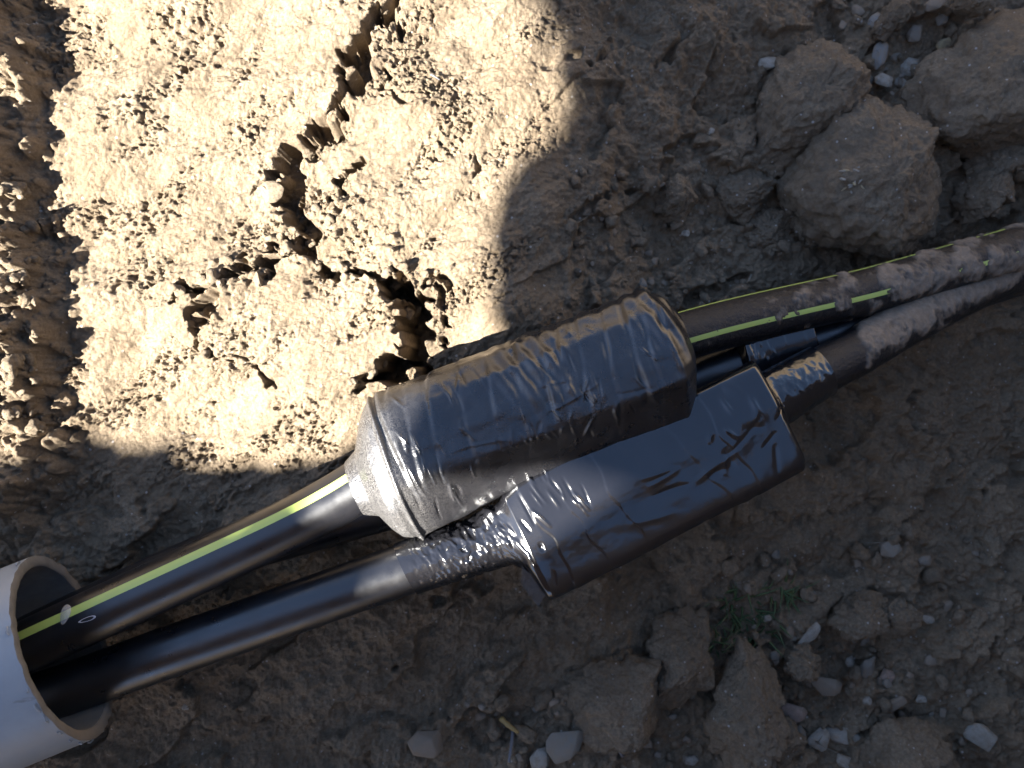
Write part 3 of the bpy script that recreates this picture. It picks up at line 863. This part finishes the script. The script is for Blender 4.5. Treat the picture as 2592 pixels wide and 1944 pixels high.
# tape bandage round the third pipe, between the two pipes on the right
Cp = route(PIPE_C, 900)[0]
sel = Cp[(Cp[:, 0] > W(1850, 925, -.065).x) & (Cp[:, 0] < W(2040, 872, -.077).x)]
wc = Wrap(sel[0], sel[-1], 120)
def rad_c(T, TH):
    sq = .0205 / np.maximum(np.abs(np.cos(TH - .25)), np.abs(np.sin(TH - .25))) ** .55
    e = np.interp(T, [0, .003, wc.L - .003, wc.L], [0, 1, 1, 0])
    return (R_PIPE + .0006) * (1 - e) + sq * e
def disp_c(T, TH, R):
    return crease_field(T, TH, .02, 16, 61, ((0, .02), (.2, 2.6)), amp=(.0004, .0009), length=(.006, .016), dirang=(70, 110)) + \
        crease_field(T, TH, .02, 5, 63, ((.01, wc.L), (.4, 2.2)), amp=(.0002, .0005), length=(.01, .03), dirang=(60, 120))
broot = empty('tape_bandage', sel[len(sel) // 2])
tag(broot, 'short glossy black tape bandage on the dark pipe between the two muddy pipes', 'tape')
build_wrap('wrap', wc, np.linspace(0, wc.L, 90), rad_c, disp_c, M_TAPE2, broot)

# ------------------------------------------------------------------ clods
def clod(outline, label, zc, top, bottom=.02, origin_px=(0, 0), scale=1.0, flat=2.6, rough=.055, seed=0, mat=None, name='soil_clod', cat='clod', group=None, na=190, nr=56, tilt=(0, 0), crumbs=1.0, grow_by=1.12):
    pts = np.array([W(origin_px[0] + p[0] * scale, origin_px[1] + p[1] * scale, zc)[:2] for p in outline])
    c = pts.mean(axis=0)
    pts = c + (pts - c) * grow_by; top = top * 1.2
    d = pts - c
    ang = np.arctan2(d[:, 1], d[:, 0]); r = np.hypot(d[:, 0], d[:, 1]); o = np.argsort(ang)
    th = np.linspace(-np.pi, np.pi, na, endpoint=False)
    rr = np.interp(th, np.r_[ang[o] - 2 * np.pi, ang[o], ang[o] + 2 * np.pi], np.r_[r[o], r[o], r[o]])
    ker = np.array([1, 2, 3, 2, 1.]) / 9
    rr = np.convolve(np.r_[rr[-2:], rr, rr[:2]], ker, 'valid') * (1 + .5 * rough * np.cos(th * 5 + seed) + .4 * rough * np.cos(th * 9 + seed * 2))
    size = rr.mean()
    rho_t = np.sin(np.linspace(0, np.pi / 2, nr)); rho_b = rho_t[::-1][1:]
    V = []
    for rho, h, sgn in [(q, (1 - q ** flat) ** (1 / flat), 1) for q in rho_t] + [(q, (1 - q ** 2) ** .5, -1) for q in rho_b]:
        x = c[0] + np.cos(th) * rr * rho; y = c[1] + np.sin(th) * rr * rho
        z = zc + (top if sgn > 0 else -bottom) * h + (tilt[0] * (x - c[0]) + tilt[1] * (y - c[1])) * (1 if sgn > 0 else .3)
        V.append(np.stack([x, y, z], 1))
    V = np.concatenate(V)
    cen = np.array([c[0], c[1], zc])
    rf = np.random.default_rng(seed + 500)
    for _ in range(8):
        nn = rf.normal(size=3); nn[2] = abs(nn[2]) * .8 + .75; nn /= np.linalg.norm(nn)
        hgt = (V - cen) @ nn
        lim = np.quantile(hgt, rf.uniform(.84, .97))
        V = V - nn * (np.maximum(hgt - lim, 0) * .85)[:, None]
    nrm = V - cen; nrm[:, 2] *= 1.6; nrm /= np.linalg.norm(nrm, axis=1, keepdims=True) + 1e-9
    D = size * rough * (2.8 * fbm3(V, size * .8, 5, seed, .58)) + size * rough * 1.3 * (.30 - np.abs(fbm3(V, size * .5, 5, seed + 40, .6)))
    rim = np.clip(np.hypot(*(V[:, :2] - c).T) / size, 0, 1.2)
    D += crumbs * (.0020 + .0030 * rim ** 3) * fbm3(V, .011, 5, seed + 70, .66)
    D -= crumbs * .003 * np.clip(np.abs(fbm3(V, .016, 4, seed + 90, .6)) - .28, 0, 1)
    V = V + nrm * D[:, None]
    # close the two pole rings
    n = len(V) // na
    o_ = link_mesh(name, V, tube_faces(n, na), mat or M_CLOD, smooth=True)
    tag(o_, label, cat, group)
    return o_

O3 = (1728, 0); S3 = 1 / 2.56
clod([(700,340),(880,270),(1060,220),(1100,260),(1150,400),(1140,540),(1100,680),(900,850),(650,1090),(520,1110),(430,1030),(480,880),(540,750),(560,480)],
     'tall wedge-shaped brown clod left of the largest round clod', -.088, .026, .04, O3, S3, 2.2, .07, 3, tilt=(.12, -.1), grow_by=1.05)
clod([(950,850),(1250,740),(1480,780),(1600,920),(1660,1080),(1690,1300),(1720,1480),(1600,1580),(1400,1610),(1180,1540),(960,1580),(800,1440),(720,1250),(740,1080),(850,960)],
     'large round grey-brown clod with a crumbly lower edge above the muddy pipes', -.092, .032, .045, O3, S3, 2.6, .06, 8, tilt=(0, .12))
clod([(1450,570),(1620,350),(1900,200),(2212,-60),(2500,-80),(2600,500),(2500,980),(2212,960),(2100,1100),(1900,1000),(1700,880),(1560,860),(1470,760)],
     'huge layered clod cut off by the right edge of the picture', -.100, .028, .05, O3, S3, 2.4, .06, 14, tilt=(.05, .06), grow_by=1.0)
clod([(1880,1130),(2010,1170),(2180,1120),(2160,1270),(2040,1310),(1960,1390),(1860,1430),(1820,1360)],
     'small flat clod under the huge layered clod', -.110, .014, .03, O3, S3, 2.4, .07, 19)
clod([(1900,1000),(2100,1090),(2300,980),(2300,1130),(2080,1180),(1920,1130)],
     'thin broken ledge of soil beneath the huge layered clod', -.118, .014, .03, O3, S3, 2.2, .08, 21)
clod([(220,1220),(380,1110),(560,1180),(520,1300),(480,1390),(330,1400),(230,1330)],
     'rounded lumpy clod below the pale forked root-like lump', -.098, .017, .03, O3, S3, 2.0, .08, 23)
clod([(0,1170),(80,1210),(60,1330),(-60,1400),(-160,1360),(-150,1220)],
     'dusty clod on the slope right of the sunlit patch', -.076, .012, .03, O3, S3, 2.0, .09, 25)
clod([(330,1430),(520,1400),(700,1440),(680,1620),(480,1659),(330,1560)],
     'knobbly clod beside the lower left of the large round clod', -.106, .014, .03, O3, S3, 2.0, .10, 27)
clod([(1810,0),(1960,-60),(2020,-10),(1990,45),(1900,55),(1820,30)],
     'dark flat clod at the top edge near the right corner', -.090, .010, .02, O3, S3, 2.2, .07, 29)
clod([(1290,170),(1320,70),(1430,-20),(1480,-40),(1460,70),(1380,160),(1310,230)],
     'long grey clod leaning at the top edge above the pale stones', -.100, .012, .02, O3, S3, 2.0, .07, 31)
clod([(440,800),(400,860),(330,960),(300,1060),(280,1100),(330,1080),(400,1030),(440,930)],
     'pale forked root-like lump of dry mud left of the wedge clod', -.086, .010, .02, O3, S3, 2.0, .05, 33, na=80, nr=20)
clod([(140,940),(220,930),(235,1010),(180,1070),(120,1040)],
     'small slab of dry mud left of the forked root-like lump', -.090, .009, .02, O3, S3, 2.4, .06, 35, na=80, nr=20)
O8 = (864, 1296)
clod([(1450,1240),(1560,1110),(1800,1060),(2050,1080),(2160,1180),(2120,1320),(1950,1400),(1750,1440),(1560,1420),(1440,1330)],
     'big smooth flattened clod near the bottom edge left of the wedge slab', -.098, .020, .03, O8, S3, 3.0, .035, 41, grow_by=1.38)
O9 = (1728, 1296)
clod([(340,960),(430,880),(540,910),(590,1060),(610,1250),(600,1500),(480,1659),(300,1620),(180,1500),(230,1280),(300,1100)],
     'tall dark wedge slab of soil below the green moss', -.104, .02, .03, O9, S3, 3.0, .04, 43)
clod([(1180,1560),(1300,1440),(1500,1400),(1650,1450),(1720,1600),(1700,1800),(1400,1850),(1150,1760)],
     'dark striated clod at the bottom edge between two pale stones', -.116, .018, .03, O9, S3, 2.8, .045, 45)
clod([(-120,660),(60,600),(150,700),(120,900),(60,1200),(20,1340),(-60,1300),(-130,1000)],
     'narrow brown clod left of the tall dark wedge slab', -.108, .016, .03, O9, S3, 2.4, .06, 47)
clod([(480,1380),(640,1330),(740,1440),(720,1600),(600,1700),(470,1640)],
     'low dark clod right of the tall wedge slab at the bottom', -.118, .010, .02, O9, S3, 2.4, .06, 49)
clod([(690,960),(800,880),(880,960),(870,1040),(760,1075),(680,1020)],
     'angular dark clod below the long pale stone', -.118, .012, .02, O9, S3, 2.6, .06, 51)
clod([(1000,700),(1080,600),(1220,540),(1340,580),(1300,700),(1180,790),(1060,780)],
     'rounded grey clod in the gravel below the plain grey pebble', -.122, .014, .02, O9, S3, 2.4, .05, 53)
clod([(1300,640),(1460,610),(1520,720),(1440,800),(1320,780)],
     'blocky grey clod right of the rounded one in the gravel', -.122, .012, .02, O9, S3, 2.6, .05, 55)

# ------------------------------------------------------------------ single stones
def stone_mesh(seed, n=26):
    r_ = random.Random(seed); bm = bmesh.new()
    for _ in range(n):
        v = Vector((r_.gauss(0, 1), r_.gauss(0, 1), r_.gauss(0, 1))).normalized()
        v *= r_.uniform(.75, 1.05); bm.verts.new((v.x * .5, v.y * .5, v.z * .5))
    res = bmesh.ops.convex_hull(bm, input=bm.verts)
    junk = [g for g in res['geom_interior'] if isinstance(g, bmesh.types.BMVert)]
    if junk: bmesh.ops.delete(bm, geom=junk, context='VERTS')
    bmesh.ops.bevel(bm, geom=bm.edges[:], offset=.035, segments=2, profile=.6, affect='EDGES')
    me = bpy.data.meshes.new('stone'); bm.to_mesh(me); bm.free()
    me.polygons.foreach_set('use_smooth', np.full(len(me.polygons), True))
    return me
STONES = [stone_mesh(100 + k, n) for k, n in enumerate((12, 14, 16, 18, 22, 30))]
_stone_cache = {}
def stone(px, py, w, h, ang, mat, label, name='stone', cat='stone', group=None, shape=None, lift=.35, thick=.6):
    p = on_ground(px, py)
    k = shape if shape is not None else random.randrange(len(STONES))
    key = (k, mat.name)
    if key not in _stone_cache:
        me = STONES[k].copy(); me.materials.append(mat); _stone_cache[key] = me
    o = bpy.data.objects.new(name, _stone_cache[key]); COL.objects.link(o)
    s = (HC - p.z) / FPX
    sx, sy = w * s, h * s; sz = min(sx, sy) * thick
    p = W(px, py, p.z + sz * lift)
    o.location = p; o.scale = (sx * 1.08, sy * 1.08, sz * 1.1)
    o.rotation_euler = (random.uniform(-.2, .2), random.uniform(-.2, .2), -math.radians(ang))
    tag(o, label, cat, group)
    return o

for a in [
    (1945, 162, 66, 42, 10, M_PALE, 'pale angular stone chip at the top of the wedge clod'),
    (2228, 138, 40, 82, 8, M_WET, 'long wet grey pebble above the cluster of pale stones'),
    (2216, 62, 38, 68, 14, M_WET, 'dark wet pebble at the top of the stone cluster'),
    (2306, 170, 62, 62, 30, M_PALE, 'largest roundish pale stone of the cluster in the upper right'),
    (2240, 204, 58, 44, 40, M_PALE, 'triangular pale stone in the middle of the upper right cluster'),
    (2284, 212, 46, 34, 45, M_PALE, 'small pale stone tucked under the largest pale stone'),
    (2194, 208, 30, 46, 30, M_GREY, 'grey stone at the left end of the pale cluster'),
    (2283, 240, 20, 20, 0, M_PALE, 'tiny pale pebble at the lower tip of the pale cluster'),
    (2392, 110, 46, 34, -20, M_OCHRE, 'ochre pebble beside the huge layered clod'),
    (2318, 84, 48, 54, 20, M_GREY, 'rounded grey pebble above the largest pale stone'),
    (2366, 12, 66, 44, -20, M_BROWN, 'brown pebble touching the top edge of the picture'),
    (2385, 48, 32, 42, 20, M_GREY, 'oval grey pebble near the top edge right of the rounded one'),
    (1800, 332, 18, 22, 20, M_PALE, 'bright white stone fleck left of the wedge clod'),
    (1912, 605, 26, 30, 0, M_GREY, 'small grey pebble at the foot of the large round clod'),
    (1736, 590, 24, 26, 20, M_PALE, 'small pale chip on the crumbly slope above the muddy striped pipe'),
    (2048, 1606, 84, 36, -42, M_PALE, 'long pale slate-like stone right of the green moss'),
    (1939, 1564, 32, 24, -10, M_PALE, 'small round white pebble at the edge of the green moss'),
    (2128, 1862, 112, 56, 14, M_PALE, 'largest white stone at the bottom of the gravel'),
    (2074, 1872, 60, 66, 30, M_PALE, 'white rounded knob against the left end of the largest white stone'),
    (2136, 1928, 56, 40, 30, M_PALE, 'white stone cut by the bottom edge under the largest white stone'),
    (2486, 1866, 88, 74, 40, M_PALE, 'pale pointed stone near the lower right corner'),
    (2009, 1800, 68, 60, 40, M_RED, 'reddish stone below the angular dark clod'),
    (2091, 1732, 84, 60, 30, M_BROWN, 'flat brown angular stone in the middle of the gravel'),
    (2244, 1714, 56, 44, -40, M_RED, 'pinkish pale-tipped stone right of the flat brown stone'),
    (2271, 1780, 66, 36, -30, M_BROWN, 'slanted brown sliver of stone below the pinkish stone'),
    (2332, 1770, 32, 22, 0, M_PALE, 'small pale oval pebble right of the brown sliver'),
    (2196, 1774, 24, 30, -40, M_PALE, 'small pale upright chip left of the brown sliver'),
    (2251, 1392, 60, 60, 0, M_GREY, 'single grey round pebble alone on the dark slope'),
    (2361, 1668, 52, 36, -8, M_BROWN, 'smooth brown oval pebble at the right of the gravel'),
    (2197, 1690, 50, 72, 14, M_GREY, 'upright dark grey stone left of the pinkish stone'),
    (2347, 1566, 42, 26, 28, M_PALE, 'pale sliver on the slope right of the blocky clod'),
    (2025, 1855, 36, 44, -20, M_GREY, 'grey pebble left of the white rounded knob'),
    (2152, 1674, 28, 30, 0, M_PALE, 'small pale pebble in the centre of the gravel'),
    (1962, 1658, 34, 30, 0, M_GREY, 'smooth grey pebble below the green moss'),
    (1428, 1878, 92, 120, 30, M_GREY, 'broken light grey rock at the bottom edge left of the flattened clod'),
    (1372, 1916, 66, 70, 20, M_PALE, 'bluish pale stone at the bottom edge left of the grey rock'),
    (1524, 1890, 36, 40, 0, M_GREY, 'round grey stone between two twigs at the bottom edge'),
    (1592, 1884, 26, 28, 0, M_PALE, 'small pale stone right of the grey twig at the bottom'),
    (1372, 1776, 34, 36, 0, M_GREY, 'grey pebble in the dark gap above the grey rock'),
    (1082, 1880, 110, 76, 20, M_BROWN, 'flat brown stone left of the yellow straw near the bottom edge'),
    (470, 1790, 22, 18, 0, M_PALE, 'pale flat chip just below the open end of the conduit'),
    (1750, 1925, 40, 34, 0, M_PALE, 'pale bluish stone at the bottom edge under the dark wedge slab'),
]:
    stone(*a)
stone(790, 590, 40, 62, 12, M_CLOD, 'oblong crumb of dry soil in the centre of the sunlit cracks', name='soil_crumb', cat='crumb', shape=4)
stone(690, 486, 60, 66, 20, M_CLOD, 'rough white-lit crumb at the mouth of the sunlit crack', name='soil_crumb', cat='crumb', shape=5)
stone(782, 583, 16, 16, 0, M_PALE, 'tiny white pebble alone in the dark pit of the sunlit cracks')
stone(968, 706, 20, 16, 20, M_GREY, 'blue-grey chip at the rim of the dark hole above the larger joint')

# crumbs of soil: lumpy little meshes shared between copies
def crumb_mesh(seed):
    bm = bmesh.new(); bmesh.ops.create_icosphere(bm, subdivisions=3, radius=.5)
    P = np.array([v.co for v in bm.verts])
    D = 1 + .9 * fbm3(P, .8, 4, seed, .6) + .35 * (.3 - np.abs(fbm3(P, .4, 3, seed + 9, .6)))
    for v, d in zip(bm.verts, D): v.co *= d
    me = bpy.data.meshes.new('crumb'); bm.to_mesh(me); bm.free()
    me.polygons.foreach_set('use_smooth', np.full(len(me.polygons), True)); me.materials.append(M_CLOD)
    return me
CRUMBS = [crumb_mesh(300 + 7 * k) for k in range(7)]
def crumb(px, py, w, label, group, lift=.28):
    p = on_ground(px, py); s_ = (HC - p.z) / FPX * w
    o = bpy.data.objects.new('soil_crumb', random.choice(CRUMBS)); COL.objects.link(o)
    o.location = W(px, py, p.z + s_ * lift)
    o.scale = (s_ * random.uniform(.9, 1.3), s_ * random.uniform(.7, 1), s_ * random.uniform(.6, .95))
    o.rotation_euler = (random.uniform(0, 6), random.uniform(0, 6), random.uniform(0, 6))
    tag(o, label, 'crumb', group)
def sprinkle(n, cx, cy, rx, ry, size, label, group, lift=.28):
    for _ in range(n):
        a = random.uniform(0, 6.283); r_ = abs(random.gauss(0, .55))
        crumb(cx + rx * r_ * math.cos(a), cy + ry * r_ * math.sin(a), size[0] + (size[1] - size[0]) * random.random() ** 2.2, label, group, lift)
def lips(n, k, label, group):
    pts, _ = CRACKS[k]
    for _ in range(n):
        q = random.uniform(0, len(pts) - 1.001); a_, b_ = pts[int(q)], pts[int(q) + 1]; f_ = q - int(q)
        w_ = (a_[2] + (b_[2] - a_[2]) * f_) * random.uniform(.75, 1.9); an = random.uniform(0, 6.283)
        crumb(a_[0] + (b_[0] - a_[0]) * f_ + w_ * math.cos(an), a_[1] + (b_[1] - a_[1]) * f_ + w_ * math.sin(an), 11 + 24 * random.random() ** 2, label, group)
for k_, n_ in ((0, 20), (2, 14), (3, 6), (5, 12), (6, 16)):
    lips(n_, k_, 'loose crumb of dry soil in the sunlit cracks', 'crumbs in the sunlit cracks')
sprinkle(26, 770, 560, 150, 110, (12, 36), 'loose crumb of dry soil in the sunlit cracks', 'crumbs in the sunlit cracks')
sprinkle(20, 985, 690, 130, 75, (12, 36), 'loose crumb of dry soil around the top of the dark hole', 'crumbs above the dark hole')
for _ in range(44):
    crumb(random.uniform(-15, 92), random.uniform(470, 1085), 14 + 34 * random.random() ** 2, 'lumpy crumb on the broken ledge at the left edge', 'crumbs on the left ledge')
for _ in range(62):
    crumb(random.uniform(1440, 1990), random.uniform(430, 790), 12 + 34 * random.random() ** 2.5, 'earthy crumb on the shaded slope above the larger joint', 'crumbs on the shaded slope')
for _ in range(48):
    crumb(random.uniform(1820, 2500), random.uniform(1300, 1935), 16 + 44 * random.random() ** 2.5, 'earthy crumb in the dark gravel at the lower right', 'crumbs in the lower right gravel')
for _ in range(20):
    crumb(random.uniform(2120, 2420), random.uniform(0, 330), 14 + 34 * random.random() ** 2, 'earthy crumb between the upper right clods', 'crumbs between the upper right clods')
for _ in range(25):
    crumb(random.uniform(1180, 1800), random.uniform(1700, 1940), 14 + 44 * random.random() ** 2, 'earthy crumb in the dark hollow along the bottom edge', 'crumbs along the bottom edge')

# scattered pebbles: many small ones nothing tells apart
def scatter(n, box, size, mats, label, group, avoid=()):
    k = 0; tries = 0
    while k < n and tries < n * 20:
        tries += 1
        px = random.uniform(box[0], box[2]); py = random.uniform(box[1], box[3])
        if any((px - c[0]) ** 2 + (py - c[1]) ** 2 < c[2] ** 2 for c in avoid): continue
        w = random.uniform(*size) * random.choice((.7, 1, 1, 1.3))
        stone(px, py, w, w * random.uniform(.6, 1), random.uniform(0, 180), random.choice(mats), label, name='pebble', cat='pebble', group=group, lift=.3)
        k += 1
scatter(50, (1830, 1340, 2470, 1935), (16, 34), [M_GREY, M_BROWN, M_BROWN, M_BROWN, M_GREY], 'small dull pebble in the dark gravel at the lower right', 'pebbles in the lower right gravel')
scatter(26, (1480, 440, 1960, 720), (12, 24), [M_BROWN, M_BROWN, M_GREY, M_BROWN], 'small hard pebble on the shaded slope above the larger joint', 'pebbles on the shaded slope')
scatter(26, (2130, 5, 2420, 300), (14, 28), [M_BROWN, M_GREY, M_BROWN], 'small pebble among the stones between the upper right clods', 'pebbles between the upper right clods')
scatter(24, (1180, 1760, 1760, 1935), (16, 32), [M_BROWN, M_GREY, M_BROWN], 'small pebble in the dark hollow along the bottom edge', 'pebbles along the bottom edge')
for k in range(14):
    a = random.uniform(0, 6.28); r_ = random.uniform(0, 1) ** .5
    stone(2165 + 46 * r_ * math.cos(a), 455 + 34 * r_ * math.sin(a), random.uniform(10, 17), random.uniform(5, 9), random.uniform(0, 180), random.choice([M_PALE, M_PALE, M_OCHRE]),
          'tiny pale chip in the pile on top of the large round clod', name='stone_chip', cat='chip', group='chips on the large round clod')
round_clod = next(o for o in COL.objects if str(o.get('label', '')).startswith('large round grey-brown clod'))
_cv = np.empty(len(round_clod.data.vertices) * 3, np.float32); round_clod.data.vertices.foreach_get('co', _cv)
_cv = _cv.reshape(-1, 3) + np.array(round_clod.location)
for o in [o for o in COL.objects if o.get('group') == 'chips on the large round clod']:
    px_ = 1296 + o.location.x * FPX / (HC - o.location.z); py_ = 972 - o.location.y * FPX / (HC - o.location.z)
    p_ = W(px_, py_, -.06)
    near_ = _cv[np.argsort((_cv[:, 0] - p_.x) ** 2 + (_cv[:, 1] - p_.y) ** 2)[:8]]
    o.location = W(px_, py_, float(near_[:, 2].max()) + .0004)

# ------------------------------------------------------------------ small debris
def rod(name, p0, p1, r, mat, label, cat, bend=.1, m=8, n=14):
    p0 = np.array(p0); p1 = np.array(p1); L = np.linalg.norm(p1 - p0)
    t = np.linspace(0, 1, n)[:, None]
    P = p0 + (p1 - p0) * t + np.array([0, 0, 1]) * bend * L * np.sin(np.pi * t)
    T, S, U_ = frames(P)
    th = np.linspace(0, 2 * np.pi, m, endpoint=False)
    rr = r * (1 - .35 * np.linspace(0, 1, n)) * (1 + .12 * np.sin(np.linspace(0, 20, n)))
    V = P[:, None, :] + rr[:, None, None] * (np.cos(th)[None, :, None] * S[:, None, :] + np.sin(th)[None, :, None] * U_[:, None, :])
    fs = [list(f) for f in tube_faces(n, m)] + [list(range(m))[::-1], [(n - 1) * m + i for i in range(m)]]
    o = link_mesh(name, V.reshape(-1, 3), fs, mat)
    return tag(o, label, cat)
def gp(px, py, up=.003):
    p = on_ground(px, py); return W(px, py, p.z + up)
rod('straw', gp(1268, 1818, .012), gp(1312, 1854, .010), .0022, M_STRAW, 'short yellow straw at the bottom centre', 'straw')
rod('twig', gp(1300, 1840, .008), gp(1288, 1930, .014), .0014, M_TWIG, 'thin grey stalk pointing down from the yellow straw', 'twig')
rod('twig', gp(1545, 1856, .010), gp(1576, 1914, .014), .0018, M_TWIG, 'grey twig stub below the flattened clod', 'twig')
rod('root_hair', gp(2062, 290, .03), gp(2072, 302, .03), .0005, M_PALE, 'tiny white root hair on the wedge clod', 'root')
rod('root_hair', gp(1894, 712, .006), gp(1902, 694, .010), .0005, M_PALE, 'fine white root hair above the muddy striped pipe', 'root')
rod('root_hair', gp(1090, 188, .004), gp(1113, 202, .004), .0006, M_TWIG, 'short dark rootlet on the sunlit soil near the shadow edge', 'root')

# green moss tuft with short curved leaves
mroot = empty('moss_tuft', gp(1890, 1560, 0)); tag(mroot, 'small tuft of green moss in the dark below the smaller joint', 'moss')
def blade(p, ang, L, w, lean, mat=M_GRASS):
    vs = []; n = 6
    for q in range(n):
        s_ = q / (n - 1)
        c = Vector((math.cos(ang), math.sin(ang), 0)) * L * s_ * lean + Vector((0, 0, L * (s_ - .45 * s_ * s_ * lean)))
        sd_ = Vector((-math.sin(ang), math.cos(ang), 0)) * w * (1 - s_ * .85)
        vs += [p + c - sd_, p + c + sd_, p + c + Vector((0, 0, w * .6))]
    fs = [[q * 3 + i, q * 3 + (i + 1) % 3, q * 3 + 3 + (i + 1) % 3, q * 3 + 3 + i] for q in range(n - 1) for i in range(3)]
    return vs, fs
for (cx, cy, rx, ry, cnt) in [(1870, 1530, 60, 45, 34), (1900, 1590, 70, 50, 34), (1985, 1495, 45, 28, 20), (1812, 1640, 30, 28, 14)]:
    av, af = [], []
    for _ in range(cnt):
        a = random.uniform(0, 6.28); r_ = random.random() ** .5
        p = gp(cx + rx * r_ * math.cos(a), cy + ry * r_ * math.sin(a), -.001)
        v, f = blade(p, random.uniform(0, 6.28), random.uniform(.008, .020), random.uniform(.0008, .0015), random.uniform(.5, 1.1))
        o_ = len(av); av += [tuple(q) for q in v]; af += [[i + o_ for i in ff] for ff in f]
    link_mesh('leaf_clump', np.array(av), af, M_GRASS, mroot)

# translucent husk and a pale rind lying on the striped pipe
def pipe_top(px, py):
    P = route(PIPE_A, 800)[0]
    k = int(np.argmin([(W(*[px, py, p[2] + R_PIPE]) - Vector((p[0], p[1], p[2] + R_PIPE))).length for p in P]))
    return P[k]
def husk(cx, cy, rx, ry, ang, mat, name, label, cat, ring=False):
    axp = pipe_top(cx, cy); n, k = 28, 6
    T_ = np.array(PIPE_A[4][:2]) - np.array(PIPE_A[3][:2])
    dirv = np.array(W(587, 1387, .018)) - np.array(W(285, 1503, .024)); dirv /= np.linalg.norm(dirv)
    def surf(px, py, off):
        z = .04
        for _ in range(6):
            p = np.array(W(px, py, z)); v = p - axp; perp = v - dirv * (v @ dirv)
            hd = math.hypot(perp[0], perp[1]); zz = axp[2] + (v @ dirv) * dirv[2] + math.sqrt(max(R_PIPE ** 2 - hd ** 2, 0)); z = zz + off
        return W(px, py, z)
    ca, sa = math.cos(ang), math.sin(ang)
    vs = []; rows = np.linspace(.72 if ring else .02, 1, k)
    for layer in (0, 1):
        for r_ in rows:
            for q in range(n):
                t = 2 * math.pi * q / n
                ex = rx * r_ * math.cos(t); ey = ry * r_ * math.sin(t) * (1 + .25 * math.cos(t))
                off = (.0007 + .0012 * (1 - r_ ** 2) * (0 if ring else 1) + (.0005 if ring else 0) * math.sin((r_ - .72) / .28 * math.pi)) - layer * .00025
                vs.append(tuple(surf(cx + ex * ca - ey * sa, cy + ex * sa + ey * ca, off)))
    fs = []
    for layer in (0, 1):
        b_ = layer * k * n
        fs += [[b_ + i * n + j, b_ + i * n + (j + 1) % n, b_ + (i + 1) * n + (j + 1) % n, b_ + (i + 1) * n + j] for i in range(k - 1) for j in range(n)]
    fs += [[(k - 1) * n + j, (k - 1) * n + (j + 1) % n, k * n + (k - 1) * n + (j + 1) % n, k * n + (k - 1) * n + j] for j in range(n)]
    o = link_mesh(name, np.array(vs), fs, mat)
    return tag(o, label, cat)
husk(165, 1556, 27, 12, math.radians(-72), M_HUSK, 'seed_husk', 'clear oval husk lying across the lime stripe near the conduit', 'husk')
husk(220, 1568, 24, 5.5, math.radians(-19), M_WHITE, 'curled_shaving', 'curled white plastic shaving below the lime stripe near the conduit', 'shaving', ring=True)
print('objects', len(COL.objects))
